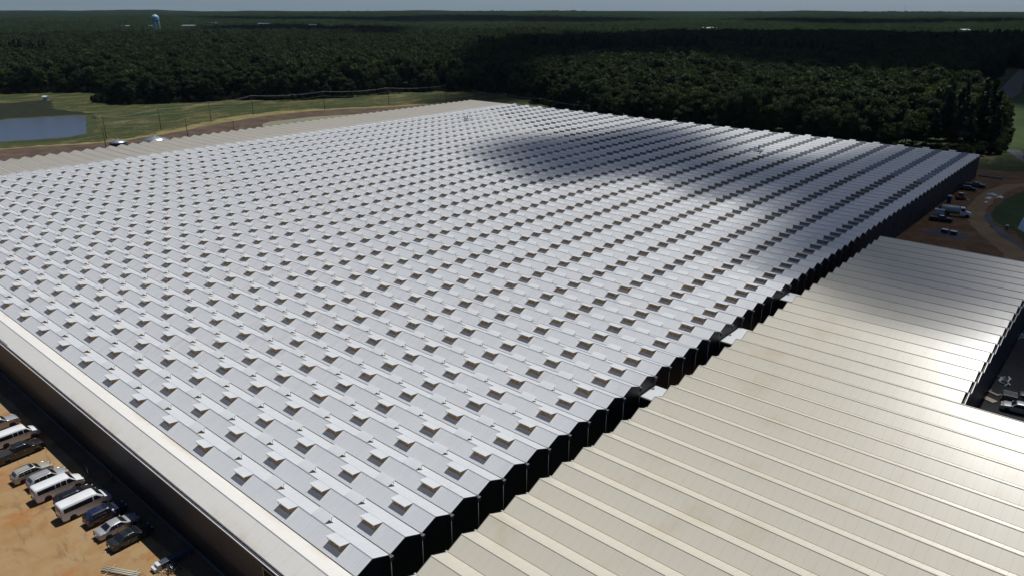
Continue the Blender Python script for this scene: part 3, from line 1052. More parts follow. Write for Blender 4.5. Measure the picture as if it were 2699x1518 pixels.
#--TREES--
# ------------------------------------------------------------------ trees
def crown_mesh(name, seed, H, rx, cards, size, core=True, pine=False):
    r = np.random.default_rng(seed)
    blobs = []
    if pine:
        for k in range(9):
            t = k / 8
            rr = rx * (1.0 - 0.75 * t)
            for q in range(3):
                a = r.uniform(0, 6.28)
                blobs.append((0.55 * rr * math.cos(a), 0.55 * rr * math.sin(a), H * (0.42 + 0.54 * t), rr * 0.65, H * 0.07))
    else:
        nb = 26
        for k in range(nb):
            a, ph = r.uniform(0, 6.28), math.acos(r.uniform(-0.8, 1.0))
            cz = H * 0.56 + math.cos(ph) * H * 0.30
            cr = math.sin(ph) * rx * 0.72
            br = r.uniform(0.24, 0.40) * rx
            blobs.append((cr * math.cos(a), cr * math.sin(a), cz, br, br * r.uniform(0.75, 1.0)))
        blobs.append((0, 0, H * 0.60, rx * 0.66, H * 0.27))
    blobs = np.array(blobs)
    wgt = blobs[:, 3] ** 2
    wgt[-1] *= 0.3 if not pine else 1
    idx = r.choice(len(blobs), cards, p=wgt / wgt.sum())
    d = r.normal(size=(cards, 3))
    d[:, 2] = np.abs(d[:, 2]) * 0.9 - 0.25 * np.abs(r.normal(size=cards))
    d /= np.linalg.norm(d, axis=1)[:, None]
    rad = r.uniform(0.82, 1.08, cards)[:, None]
    b = blobs[idx]
    c = b[:, :3] + d * rad * np.stack([b[:, 3], b[:, 3], b[:, 4]], 1)
    nrm = d + r.normal(size=(cards, 3)) * 0.45
    nrm /= np.linalg.norm(nrm, axis=1)[:, None]
    t1 = np.cross(nrm, r.normal(size=(cards, 3)))
    t1 /= np.linalg.norm(t1, axis=1)[:, None]
    t2 = np.cross(nrm, t1)
    s1 = (size * r.uniform(0.5, 1.15, cards))[:, None]
    s2 = (size * r.uniform(0.55, 1.0, cards))[:, None]
    bend = nrm * (s1 * 0.25)
    V = np.stack([c - t1 * s1 - bend, c - t2 * s2, c + t1 * s1 - bend, c + t2 * s2], 1).reshape(-1, 3)
    F = np.arange(cards * 4).reshape(-1, 4)
    if core:
        # opaque inner masses so that light does not leak straight through
        oct_v = np.array([[1, 0, 0], [0, 1, 0], [-1, 0, 0], [0, -1, 0], [0, 0, 1], [0, 0, -1]], float)
        cv, cf = [], []
        base = len(V)
        for k, bl in enumerate(blobs):
            vv = oct_v * np.array([bl[3], bl[3], bl[4]]) * 0.86 + bl[:3]
            q = base + 6 * k
            cv.append(vv)
            for a_ in range(4):
                cf.append((q + a_, q + (a_ + 1) % 4, q + 4, q + 4))
                cf.append((q + (a_ + 1) % 4, q + a_, q + 5, q + 5))
        V = np.concatenate([V] + cv)
        me = bpy.data.meshes.new(name)
        faces = [tuple(f) for f in F] + [f[:3] for f in cf]
        me.from_pydata([tuple(v) for v in V], [], faces)
        me.update()
        return me
    return np_mesh(name, V, F)


def trunk_mesh(name, seed, H):
    r = random.Random(seed)
    pts = [Vector((r.uniform(-.15, .15) * k, r.uniform(-.15, .15) * k, H * 0.72 * k / 5)) for k in range(6)]
    bm = bmesh.new()
    def limb(ps, rs, seg=6):
        rings = []
        for i, p in enumerate(ps):
            dd = (ps[min(i + 1, len(ps) - 1)] - ps[max(i - 1, 0)]).normalized()
            u = Vector((1, 0, 0)) if abs(dd.z) > 0.9 else Vector((0, 0, 1))
            s_ = dd.cross(u).normalized()
            u = s_.cross(dd)
            rings.append([bm.verts.new(p + (s_ * math.cos(6.2832 * k / seg) + u * math.sin(6.2832 * k / seg)) * rs[i]) for k in range(seg)])
        for a, b in zip(rings, rings[1:]):
            for k in range(seg):
                bm.faces.new((a[k], a[(k + 1) % seg], b[(k + 1) % seg], b[k]))
    limb(pts, [0.38, 0.32, 0.27, 0.21, 0.15, 0.07])
    for q in range(6):
        t = r.uniform(0.35, 0.85)
        i0 = int(t * 5)
        a = pts[i0]
        an = r.uniform(0, 6.28)
        ln = r.uniform(2.2, 4.0)
        limb([a, a + Vector((math.cos(an) * ln * .5, math.sin(an) * ln * .5, ln * .35)), a + Vector((math.cos(an) * ln, math.sin(an) * ln, ln * .9))], [0.14, 0.09, 0.03], 5)
    me = bpy.data.meshes.new(name)
    bm.to_mesh(me)
    bm.free()
    return me


HT = [18.5, 17.0, 19.5, 16.5, 20.5]
RX = [5.8, 6.2, 5.4, 6.0, 5.6]
near_c = [crown_mesh('crown', 20 + k, HT[k], RX[k], 2400, 0.50) for k in range(5)]
near_t = [trunk_mesh('trunk', 40 + k, HT[k]) for k in range(5)]
far_c = [crown_mesh('crown_far', 60 + k, HT[k], RX[k], 950, 0.78) for k in range(5)]
far_p = [crown_mesh('pine_far', 80 + k, 22.0, 3.6, 420, 0.9, True, True) for k in range(2)]
for k in range(5):
    near_c[k].materials.append(M['leaf2'] if k == 3 else M['leaf'])
    near_t[k].materials.append(M['bark'])
    far_c[k].materials.append(M['leaf2'] if k == 3 else M['leaf'])
for k in range(2):
    far_p[k].materials.append(M['pine'])

RMAX = 1450.0
sp = 8.2
gx, gy = np.meshgrid(np.arange(-1500, 160, sp), np.arange(0, 1480, sp))
gx = (gx + rng.uniform(-3.0, 3.0, gx.shape)).ravel()
gy = (gy + rng.uniform(-3.0, 3.0, gy.shape)).ravel()
dist = np.hypot(gx - CAM[0], gy - CAM[1])
pr = project(np.stack([gx, gy, np.full_like(gx, 12.0)], -1))
edge = -sdist(CLEAR, gx, gy) + wobble(gx, gy, 0.06, 3) * 5.0       # >0 inside the woodland
ok = (dist < RMAX) & (pr[:, 2] > 0) & (pr[:, 0] > -170) & (pr[:, 0] < PW + 170) & (edge > 2.0)
# a grove of bright young trees by the road and small clearings deeper in
glade = (np.hypot((gx + 700), (gy - 560)) < 22) | (np.hypot((gx + 560) / 1.6, (gy - 900)) < 20)
ok &= ~(glade & (dist > 600))
gx, gy, dist, edge, pru = gx[ok], gy[ok], dist[ok], edge[ok], pr[ok]
n_t = len(gx)
kind = rng.integers(0, 5, n_t)
stand = wobble(gx, gy, 0.011, 9)
kind = np.where((stand > 0.72) & (rng.random(n_t) < 0.8), 5 + rng.integers(0, 2, n_t), kind)
kind = np.where((kind == 3) & (rng.random(n_t) < 0.55), rng.integers(0, 3, n_t), kind)
bright = np.hypot((gx + 40) / 1.0, (gy - 440) / 1.4) < 38
kind = np.where(bright & (rng.random(n_t) < 0.75), 3, kind)
sc = rng.uniform(0.72, 1.32, n_t) * (1 + 0.10 * wobble(gx, gy, 0.02, 21))
sc = np.where(edge < 7, sc * rng.uniform(0.55, 0.95, n_t), sc)
rot = rng.uniform(0, 6.28, n_t)
inframe = (pru[:, 0] > 10) & (pru[:, 0] < PW - 10)
score = np.where(inframe & (kind < 5), dist + np.clip(edge, 0, 40) * 6.0, 1e9)
order = np.argsort(score)
near_idx = order[:300]


def tree_label(x, y):
    if x < -470:
        return 'leafy tree on the woodland edge behind the large pond', 'trees behind the pond'
    if x < -300:
        return 'leafy tree on the woodland edge behind the grass field and wires', 'trees behind the field'
    if x < -110:
        return 'leafy tree in the dark wood right behind the far roof edge', 'trees behind the middle of the far roof edge'
    if y < 380 or x < -45:
        return 'leafy tree in the wood behind the far roof corner', 'trees behind the far roof corner'
    return 'leafy tree of the bright clump beside the grey road', 'trees beside the road'


for k in near_idx:
    kd = int(kind[k])
    t_ = empty('broadleaf_tree', (gx[k], gy[k], 0.0), rot[k])
    s_ = float(sc[k])
    t_.scale = (s_, s_, s_)
    lb, gp = tree_label(gx[k], gy[k])
    lb = ('tall ' if s_ > 1.02 else 'low ' if s_ < 0.72 else 'mid-height ') + ('yellow-green ' if kd == 3 else 'dark green ') + lb
    tag(t_, lb, 'tree', gp)
    link(bpy.data.objects.new('trunk', near_t[kd]), t_)
    link(bpy.data.objects.new('crown', near_c[kd]), t_)

# all other trees: one woodland mass, instanced on points
rest = np.setdiff1d(np.arange(n_t), near_idx)
bx_, by_ = np.meshgrid(np.arange(-760, 160, 3.2), np.arange(0, 720, 3.2))
bx_ = (bx_ + rng.uniform(-1.4, 1.4, bx_.shape)).ravel()
by_ = (by_ + rng.uniform(-1.4, 1.4, by_.shape)).ravel()
be = -sdist(CLEAR, bx_, by_) + wobble(bx_, by_, 0.06, 3) * 5.0
bp = project(np.stack([bx_, by_, np.full_like(bx_, 3.0)], -1))
bk = (be > -1.5) & (be < 16) & (bp[:, 0] > -100) & (bp[:, 0] < PW + 100) & (bp[:, 2] > 0)
bx_, by_ = bx_[bk], by_[bk]
src = bpy.data.collections.new('tree_sources')
srcs = []
for k, me in enumerate(far_c + far_p):
    o = bpy.data.objects.new('source_%d' % k, me)
    src.objects.link(o)
fo_me = bpy.data.meshes.new('forest')
nbush = len(bx_)
bs_ = rng.uniform(0.14, 0.34, nbush)
fo_me.vertices.add(len(rest) + nbush)
fo_me.vertices.foreach_set('co', np.concatenate([np.stack([gx[rest], gy[rest], np.zeros(len(rest))], 1), np.stack([bx_, by_, -4.0 * bs_], 1)]).astype(np.float32).ravel())
for nm, arr, ty in (('idx', np.concatenate([kind[rest], rng.integers(0, 5, nbush)]).astype(np.int32), 'INT'), ('scl', np.concatenate([sc[rest], bs_]).astype(np.float32), 'FLOAT'), ('rot', np.concatenate([rot[rest], rng.uniform(0, 6.28, nbush)]).astype(np.float32), 'FLOAT')):
    a = fo_me.attributes.new(nm, ty, 'POINT')
    a.data.foreach_set('value', arr)
fo_me.update()
fo = tag(obj('forest', fo_me), 'dense dark green woodland stretching away behind the greenhouse', 'woodland', kind='stuff')
ng_ = bpy.data.node_groups.new('forest_nodes', 'GeometryNodeTree')
ng_.interface.new_socket('Geometry', in_out='INPUT', socket_type='NodeSocketGeometry')
ng_.interface.new_socket('Geometry', in_out='OUTPUT', socket_type='NodeSocketGeometry')
gi, go = ng_.nodes.new('NodeGroupInput'), ng_.nodes.new('NodeGroupOutput')
ci = ng_.nodes.new('GeometryNodeCollectionInfo')
ci.inputs['Collection'].default_value = src
ci.inputs['Separate Children'].default_value = True
ci.inputs['Reset Children'].default_value = True
ip = ng_.nodes.new('GeometryNodeInstanceOnPoints')
ip.inputs['Pick Instance'].default_value = True
def nattr(nm, ty):
    a = ng_.nodes.new('GeometryNodeInputNamedAttribute')
    a.data_type = ty
    a.inputs[0].default_value = nm
    return a.outputs[0]
cx = ng_.nodes.new('ShaderNodeCombineXYZ')
ng_.links.new(nattr('rot', 'FLOAT'), cx.inputs[2])
ng_.links.new(gi.outputs[0], ip.inputs['Points'])
ng_.links.new(ci.outputs[0], ip.inputs['Instance'])
ng_.links.new(nattr('idx', 'INT'), ip.inputs['Instance Index'])
ng_.links.new(cx.outputs[0], ip.inputs['Rotation'])
ng_.links.new(nattr('scl', 'FLOAT'), ip.inputs['Scale'])
ng_.links.new(ip.outputs[0], go.inputs[0])
md = fo.modifiers.new('scatter', 'NODES')
md.node_group = ng_

# beyond: the canopy surface out to the horizon, polar grid centred under the camera
na, nr = 560, 150
a0 = math.atan2(FWD[1], FWD[0])
ang = a0 + np.linspace(-R(46), R(46), na)
rad = 1250.0 * (6600.0 / 1250.0) ** np.linspace(0, 1, nr)
A_, R2 = np.meshgrid(ang, rad)
X = CAM[0] + R2 * np.cos(A_)
Y = CAM[1] + R2 * np.sin(A_)
hill = wobble(X, Y, 0.0022, 31, 3) * 7.0
Z = 16.0 + hill * np.clip((R2 - 1300) / 900, 0, 1) + rng.normal(size=X.shape) * 2.6 + wobble(X, Y, 0.05, 33, 2) * 2.0
Z = np.where(R2 < 1330, 9.0, Z)
F = []
ii = np.arange(na - 1)[None, :] + na * np.arange(nr - 1)[:, None]
F = np.stack([ii, ii + 1, ii + na + 1, ii + na], -1).reshape(-1, 4)
fc = obj('far_forest', np_mesh('far_forest', np.stack([X, Y, Z], -1).reshape(-1, 3), F, True), M['canopy'])
tag(fc, 'hazy blue-green woodland running out to the horizon', 'woodland', kind='stuff')
# low blue ridges on the skyline
hx = []
for k in range(200):
    a = a0 + R(-44) + R(88) * k / 199
    h = 20 + 6 * wobble(np.array(a * 900), np.array(0.0), 0.05, 71, 3) + 10 * math.exp(-((math.degrees(a - a0) - 30) / 9.0) ** 2)
    for (r_, z_) in ((6500, 0), (6800, max(h, 8)), (7100, 0)):
        hx.append((CAM[0] + r_ * math.cos(a), CAM[1] + r_ * math.sin(a), z_))
hx = np.array(hx)
ii = 3 * np.arange(199)
F = np.concatenate([np.stack([ii, ii + 3, ii + 4, ii + 1], 1), np.stack([ii + 1, ii + 4, ii + 5, ii + 2], 1)])
tag(obj('hills', np_mesh('hills', hx, F, True), M['canopy']), kind='structure')

# ------------------------------------------------------------------ cumulus overhead (outside the frame), whose shadows lie on the roofs and woods
def cloud(poly, ground_z, alt, soft, seed, cell=9.0, dmax=0.97, wob=0.0):
    poly = np.array(poly, float)
    m_ = soft * 2.5
    x0, y0 = poly.min(0) - m_
    x1, y1 = poly.max(0) + m_
    nx, ny = int((x1 - x0) / cell) + 2, int((y1 - y0) / cell) + 2
    gx_, gy_ = np.meshgrid(np.linspace(x0, x1, nx), np.linspace(y0, y1, ny))
    sd = sdist(poly, gx_, gy_) + wobble(gx_, gy_, 0.05, seed) * wob
    t = np.clip((sd + soft) / (2 * soft), 0, 1)
    t = t * t * (3 - 2 * t) * dmax
    t[0, :] = t[-1, :] = 0
    t[:, 0] = t[:, -1] = 0
    shift = (alt - ground_z) / SUN.z
    ox, oy = SUN.x * shift, SUN.y * shift
    th = np.sqrt(t)
    zt_ = alt + th * (25 + 18 * (1 + wobble(gx_, gy_, 0.03, seed + 1)))
    zb_ = alt - th * 6
    V = np.concatenate([np.stack([gx_ + ox, gy_ + oy, zt_], -1).reshape(-1, 3), np.stack([gx_ + ox, gy_ + oy, zb_], -1).reshape(-1, 3)])
    ii = (np.arange(nx - 1)[None, :] + nx * np.arange(ny - 1)[:, None])
    F = np.stack([ii, ii + 1, ii + nx + 1, ii + nx], -1).reshape(-1, 4)
    keep = (t.ravel()[F] > 0.002).any(1)
    F = F[keep]
    me = np_mesh('cloud', V, np.concatenate([F, (F + nx * ny)[:, ::-1]]), True)
    a = me.attributes.new('vapour', 'FLOAT', 'POINT')
    dd = 1 - np.sqrt(1 - t.ravel())
    a.data.foreach_set('value', np.concatenate([dd, dd]).astype(np.float32))
    return tag(obj('cloud', me, M['cloud']), kind='structure')


up = [(-143, 176), (-152, 203), (-142, 230), (-131, 262), (-112, 268), (-92, 255), (-63, 233), (-46, 243), (-40, 268), (-36, 300), (-12, 330), (12, 380), (16, 470), (150, 470), (150, 100)]
lo = [(36, 103), (29, 103), (21, 104), (15, 106), (8, 113), (0, 123), (-6, 120), (-13, 124), (-17, 133), (-19, 148), (-28, 166), (-38, 172), (-48, 166), (-63, 178), (-75, 178), (-82, 167), (-87, 156), (-98, 149), (-114, 154)]
cloud(up + lo, 8.2, 650.0, 16.0, 101, 5.0, 0.90, 5.0)
cloud([(-560, 600), (-673, 806), (-641, 1197), (-535, 1500), (-316, 1440), (-190, 1600), (40, 1600), (260, 700), (240, 330), (25, 335), (14, 430), (0, 510), (-70, 575), (-138, 573), (-223, 587), (-313, 579),
       (-358, 538), (-330, 440), (-270, 350), (-320, 330), (-390, 400)], 18.0, 800.0, 22.0, 103, 12.0, 0.97, 14.0)
cloud([(-1781, 1130), (-1414, 1225), (-1116, 1029), (-881, 764), (-1040, 770), (-1274, 806), (-1450, 740), (-1700, 900)], 18.0, 900.0, 40.0, 105, 20.0, 0.95, 20.0)
cloud([(-3200, 1500), (-2600, 2600), (-1500, 2700), (-1300, 2100), (-2300, 1500)], 18.0, 1000.0, 80.0, 107, 40.0, 0.95, 60.0)
cloud([(-1300, 2600), (-300, 3300), (-300, 2500), (-700, 2100)], 18.0, 1000.0, 80.0, 109, 40.0, 0.95, 60.0)
#--THINGS--
# ------------------------------------------------------------------ vehicles
def paint(name, col, rough=0.28, metal=0.0):
    t = NT(name)
    n1 = t.noise(6.0, 3)
    dust = t.mapr(t.noise(0.8, 4), 0.45, 0.75)
    c = t.mix(t.math('MULTIPLY', dust, 0.12), col, (0.30, 0.22, 0.14))
    return t.done(t.pbsdf(c, t.mapr(n1, 0, 1, rough, rough + 0.12, False), 0.5, metal, Coat_Weight=0.5, Coat_Roughness=0.08))


def lerp_prof(prof, y):
    ys = [p[0] for p in prof]
    zs = [p[1] for p in prof]
    return np.interp(y, ys, zs)


SPECS = {
    # roof profile over length (0 = rear, 1 = nose): (fraction, height); belt height; roof width factor; half width; length; wheel radius; wheel positions
    'sedan': dict(L=4.85, hw=0.91, belt=0.93, prof=[(0, .62), (.015, .93), (.05, 1.02), (.16, 1.05), (.31, 1.40), (.40, 1.45), (.54, 1.44), (.70, 1.02), (.88, .92), (.97, .78), (1, .55)], roof=0.74, wr=0.33, wy=(.205, .80),
                  rearw=(.165, .305), screen=(.555, .70), side=[[(.21, .98), (.31, 1.33), (.44, 1.38), (.45, .96)], [(.462, .96), (.455, 1.38), (.545, 1.36), (.655, .98)]]),
    'suv': dict(L=4.75, hw=0.93, belt=1.05, prof=[(0, .70), (.01, 1.05), (.035, 1.16), (.10, 1.60), (.16, 1.68), (.50, 1.70), (.56, 1.67), (.71, 1.16), (.90, 1.04), (.975, .85), (1, .6)], roof=0.78, wr=0.36, wy=(.195, .80),
                rearw=(.035, .10), screen=(.575, .71), side=[[(.10, 1.18), (.14, 1.56), (.24, 1.60), (.25, 1.12)], [(.262, 1.12), (.255, 1.60), (.425, 1.62), (.43, 1.11)], [(.442, 1.11), (.437, 1.62), (.565, 1.58), (.675, 1.13)]]),
    'van': dict(L=5.9, hw=1.0, belt=1.25, prof=[(0, .55), (.004, 1.5), (.012, 2.02), (.04, 2.10), (.62, 2.10), (.70, 2.05), (.83, 1.30), (.90, 1.15), (.975, 1.0), (1, .6)], roof=0.86, wr=0.38, wy=(.225, .83),
                rearw=None, screen=(.715, .83), side=[[(.05, 1.30), (.055, 1.85), (.40, 1.87), (.40, 1.28)], [(.415, 1.28), (.415, 1.87), (.51, 1.87), (.51, 1.28)], [(.525, 1.28), (.525, 1.87), (.625, 1.87), (.625, 1.28)], [(.645, 1.28), (.645, 1.86), (.71, 1.84), (.80, 1.30)]]),
    'transit': dict(L=6.0, hw=1.03, belt=1.3, prof=[(0, .55), (.004, 1.5), (.012, 2.12), (.035, 2.22), (.64, 2.22), (.71, 2.15), (.86, 1.32), (.93, 1.12), (.98, .95), (1, .6)], roof=0.84, wr=0.36, wy=(.205, .81),
                    rearw=None, screen=(.725, .86), side=[[(.06, 1.35), (.06, 1.92), (.62, 1.95), (.62, 1.33)], [(.645, 1.35), (.645, 1.93), (.705, 1.90), (.80, 1.36)]]),
    'pickup': dict(L=6.1, hw=1.0, belt=1.2, prof=[(0, .75), (.004, 1.20), (.02, 1.28), (.335, 1.28), (.345, 1.32), (.375, 1.86), (.42, 1.92), (.585, 1.92), (.62, 1.88), (.735, 1.33), (.93, 1.22), (.985, 1.02), (1, .7)], roof=0.80, wr=0.41, wy=(.20, .82),
                   rearw=(.35, .375), screen=(.635, .735), side=[[(.385, 1.32), (.395, 1.78), (.48, 1.81), (.48, 1.29)], [(.495, 1.29), (.495, 1.81), (.60, 1.79), (.70, 1.32)]]),
}
wheel_cache = {}


def wheel_meshes(r):
    if r not in wheel_cache:
        w = 0.115
        ty = lathe_mesh('tyre', [(r * .62, -w), (r * .92, -w), (r, -w * .7), (r, w * .7), (r * .92, w), (r * .62, w)], 24, 'x')
        rm = [bar_c((w * .75, 0, 0), (w * .75, math.cos(a) * r * .62, math.sin(a) * r * .62), 0.07, 0.05, (1, 0, 0)) for a in np.linspace(0, 2 * math.pi, 6)[:-1]]
        rim = lathe_mesh('rim', [(r * .05, w * .62), (r * .2, w * .85), (r * .22, w * .62), (r * .56, w * .5), (r * .62, w * .95), (r * .63, -w * .8)], 20, 'x')
        sp_ = boxes_mesh('spokes', rm)
        ty.materials.append(M['rubber'])
        rim.materials.append(M['chrome'])
        sp_.materials.append(M['chrome'])
        wheel_cache[r] = (ty, rim, sp_)
    return wheel_cache[r]


def vehicle(name, typ, mat, loc, rz, label, cat, group=None, rails=False, sunroof=False, bumper=None, trim=None):
    """nose points along local +y, origin on the ground under the middle of the vehicle"""
    S = SPECS[typ]
    L, hw = S['L'], S['hw']
    root = empty(name, loc, rz)
    tag(root, label, cat, group)
    ns = 56
    fr_ = np.unique(np.concatenate([np.linspace(0, 1, ns), [p[0] for p in S['prof']]]))
    ztop = lerp_prof(S['prof'], fr_)
    zroof = max(p[1] for p in S['prof'])
    # plan taper towards nose and tail
    plan = 1 - 0.16 * np.clip((fr_ - 0.86) / 0.14, 0, 1) ** 2 - 0.07 * np.clip((0.08 - fr_) / 0.08, 0, 1) ** 2

    def halfw(z, f):
        k = np.clip((z - S['belt']) / (zroof - S['belt']), 0, 1)
        low = np.clip((0.55 - z) / 0.35, 0, 1)
        p_ = 1 - 0.16 * np.clip((f - 0.86) / 0.14, 0, 1) ** 2 - 0.07 * np.clip((0.08 - f) / 0.08, 0, 1) ** 2
        return hw * p_ * (1 - (1 - S['roof']) * k ** 1.15 - 0.07 * low ** 2)

    V, rings = [], []
    for f, zt_ in zip(fr_, ztop):
        zb = 0.26 + 0.10 * max(0, (f - .93) / .07) + 0.12 * max(0, (.05 - f) / .05)
        ring = []
        levels = [zb, zb + 0.10, 0.55, S['belt'] - 0.12, S['belt'], S['belt'] + (zt_ - S['belt']) * 0.55, zt_ - 0.05, zt_]
        zz = [min(l, zt_ - 0.002 * (7 - k)) for k, l in enumerate(levels)]
        y = (f - 0.5) * L
        right = []
        for k, z in enumerate(zz):
            w_ = halfw(z, f)
            if k == 7:
                w_ = halfw(zt_, f) - 0.09
            right.append((w_, y, z))
        top_mid = (0.0, y, zt_ + 0.025)
        bot = (hw * 0.80, y, zb)
        ring = [(bot[0], y, zb)] + right + [top_mid] + [(-a, b, c) for a, b, c in right[::-1]] + [(-bot[0], y, zb)]
        rings.append(ring)
    nr_ = len(rings[0])
    V = np.array(rings).reshape(-1, 3)
    F = []
    for i in range(len(rings) - 1):
        for k in range(nr_ - 1):
            F.append((i * nr_ + k, i * nr_ + k + 1, (i + 1) * nr_ + k + 1, (i + 1) * nr_ + k))
        F.append((i * nr_ + nr_ - 1, i * nr_, (i + 1) * nr_, (i + 1) * nr_ + nr_ - 1))
    me = bpy.data.meshes.new('body')
    me.from_pydata([tuple(v) for v in V], [], F + [tuple(range(nr_)), tuple(range((len(rings) - 1) * nr_, len(rings) * nr_))[::-1]])
    bm = bmesh.new()
    bm.from_mesh(me)
    bmesh.ops.recalc_face_normals(bm, faces=bm.faces)
    bm.to_mesh(me)
    bm.free()
    for p in me.polygons:
        p.use_smooth = True
    me.update()
    body = obj('body', me, mat, root)

    def top_patch(nm, f0, f1, inset, mt, par=None, dz=0.012):
        n_, m_ = 7, 7
        vv = []
        for f in np.linspace(f0, f1, n_):
            z = float(lerp_prof(S['prof'], f))
            w_ = float(halfw(z, f)) - inset
            for u in np.linspace(-1, 1, m_):
                vv.append((u * w_, (f - .5) * L, z + 0.025 * (1 - abs(u)) + dz))
        ff = [(a * m_ + b, a * m_ + b + 1, (a + 1) * m_ + b + 1, (a + 1) * m_ + b) for a in range(n_ - 1) for b in range(m_ - 1)]
        return obj(nm, np_mesh(nm, np.array(vv), np.array(ff), True), mt, par or root)

    top_patch('windshield', S['screen'][0] + .006, S['screen'][1] - .008, 0.13, M['glass'])
    if S['rearw'] and typ != 'suv':
        top_patch('rear_window', S['rearw'][0] + .006, S['rearw'][1] - .004, 0.13, M['glass'])
    if sunroof:
        a, b = (S['screen'][0] - .12, S['screen'][0] - .03)
        top_patch('sunroof', a, b, 0.2, M['glass'])

    def side_patch(nm, poly, mt, s, off=0.012):
        zz = [p[1] for p in poly]
        n_ = 5
        # bilinear quad: rear-bottom, rear-top, front-top, front-bottom
        vv = []
        for v_ in np.linspace(0, 1, n_):
            a = np.array(poly[0]) * (1 - v_) + np.array(poly[1]) * v_
            b = np.array(poly[3]) * (1 - v_) + np.array(poly[2]) * v_
            for u in np.linspace(0, 1, n_):
                q = a * (1 - u) + b * u
                vv.append((s * (float(halfw(q[1], q[0])) + off), (q[0] - .5) * L, q[1]))
        ff = [(a * n_ + b, a * n_ + b + 1, (a + 1) * n_ + b + 1, (a + 1) * n_ + b) for a in range(n_ - 1) for b in range(n_ - 1)]
        ff = np.array(ff)
        return obj(nm, np_mesh(nm, np.array(vv), ff if s > 0 else ff[:, ::-1], True), mt, root)

    for s in (-1, 1):
        for poly in S['side']:
            side_patch('side_window', poly, M['glass'], s)
        # lamps
        zl = 0.72 if typ in ('sedan',) else 0.85
        boxes('headlight', [box_c(s * hw * .55 - .15, s * hw * .55 + .15, L * .465, L * .492, zl - .07, zl + .08)], M['lamp_lens'], root, 0.03)
        zt2 = {'sedan': .85, 'suv': 1.0, 'van': 1.05, 'transit': 1.1, 'pickup': 1.0}[typ]
        hh_ = {'sedan': .09, 'suv': .14, 'van': .28, 'transit': .26, 'pickup': .2}[typ]
        boxes('taillight', [box_c(s * hw * .86 - .07, s * hw * .86 + .07, -L / 2 - .012, -L / 2 + .12, zt2 - hh_, zt2 + hh_)], M['red_lens'], root, 0.02)
        fm = S['screen'][1] - .035
        zm = S['belt'] + .06
        xm = s * (hw + .10)
        boxes('mirror', [box_c(xm - .09, xm + .09, (fm - .5) * L - .06, (fm - .5) * L + .06, zm, zm + .17), bar_c((s * hw * .9, (fm - .5) * L, zm + .05), (xm, (fm - .5) * L, zm + .07), .05)], mat if typ in ('sedan', 'suv') else M['black'], root, 0.02)
        for nh, fh in enumerate((S['wy'][0] + .17, S['wy'][0] + .36) if typ in ('sedan', 'suv', 'pickup') else (S['wy'][1] - .15,)):
            boxes('door_handle', [box_c(s * (hw + .005) - .015, s * (hw + .005) + .015, (fh - .5) * L - .09, (fh - .5) * L + .09, S['belt'] - .16, S['belt'] - .12)], M['chrome'] if typ != 'van' else M['black'], root)
        if rails:
            boxes('roof_rail', [bar_c((s * hw * .70, (.14 - .5) * L, zroof + .02), (s * hw * .70, (.53 - .5) * L, zroof + .03), .04, .05)], trim or M['chrome'], root)
        for f in S['wy']:
            ty, rim, spk = wheel_meshes(S['wr'])
            # dark arch behind the wheel
            y = (f - .5) * L
            arch = lathe_mesh('wheel_arch', [(S['wr'] * .7, s * (hw - .06)), (S['wr'] * 1.17, s * (hw - .06)), (S['wr'] * 1.17, s * (hw + .006)), (S['wr'] * .7, s * (hw + .006))], 24, 'x')
            a_ = obj('wheel_arch', arch, M['black'], root)
            a_.location = (0, y, S['wr'])
            w_ = obj('wheel', ty, None, root)
            w_.location = (s * (hw - .075), y, S['wr'])
            w_.rotation_euler = (0, 0, 0 if s > 0 else math.pi)
            r1 = obj('rim', rim, None, w_)
            obj('spokes', spk, None, w_)
    if typ == 'suv':
        boxes('rear_window', [np.array([(-.62, -L * .468, 1.18), (.62, -L * .468, 1.18), (.62, -L * .455, 1.17), (-.62, -L * .455, 1.17), (-.54, -L * .412, 1.57), (.54, -L * .412, 1.57), (.54, -L * .40, 1.56), (-.54, -L * .40, 1.56)])], M['glass'], root)
    if typ in ('van', 'transit'):
        for s in (-1, 1):
            boxes('rear_window', [box_c(s * .42 - .33, s * .42 + .33, -L / 2 - .012, -L / 2 + .02, 1.28, 1.85)], M['glass'], root, 0.01)
        boxes('grille', [box_c(-.6, .6, L / 2 - .02, L / 2 + .012, .62, .92)], M['black'], root)
    else:
        boxes('grille', [box_c(-.45, .45, L / 2 - .03, L / 2 + .008, .52, .72)], M['black'], root)
    boxes('rear_bumper', [box_c(-hw * .93, hw * .93, -L / 2 - .07, -L / 2 + .10, .36, .60)], bumper or mat, root, 0.03)
    boxes('license_plate', [box_c(-.16, .16, -L / 2 - .085, -L / 2 - .06, .62, .78)], M['white'], root)
    if typ == 'pickup':
        boxes('bed_liner', [box_c(-hw * .84, hw * .84, (-.5 + .02) * L, (-.5 + .325) * L, 1.27, 1.325)], M['black'], root)
        boxes('bed_rail', [box_c(s * hw * .9 - .06, s * hw * .9 + .06, (-.5 + .02) * L, (-.5 + .33) * L, 1.29, 1.36) for s in (-1, 1)], mat, root, 0.02)
    return root


P_white = paint('van_white', (0.72, 0.73, 0.73), 0.35)
P_silver = paint('silver_paint', (0.42, 0.43, 0.43), 0.3, 0.35)
P_champ = paint('champagne_paint', (0.44, 0.42, 0.36), 0.3, 0.3)
P_black = paint('black_paint', (0.012, 0.012, 0.014), 0.2)
P_navy = paint('navy_paint', (0.012, 0.018, 0.05), 0.22)
P_green = paint('dark_grey_green_paint', (0.022, 0.028, 0.026), 0.22, 0.2)
P_grey = paint('slate_paint', (0.06, 0.065, 0.075), 0.3, 0.2)

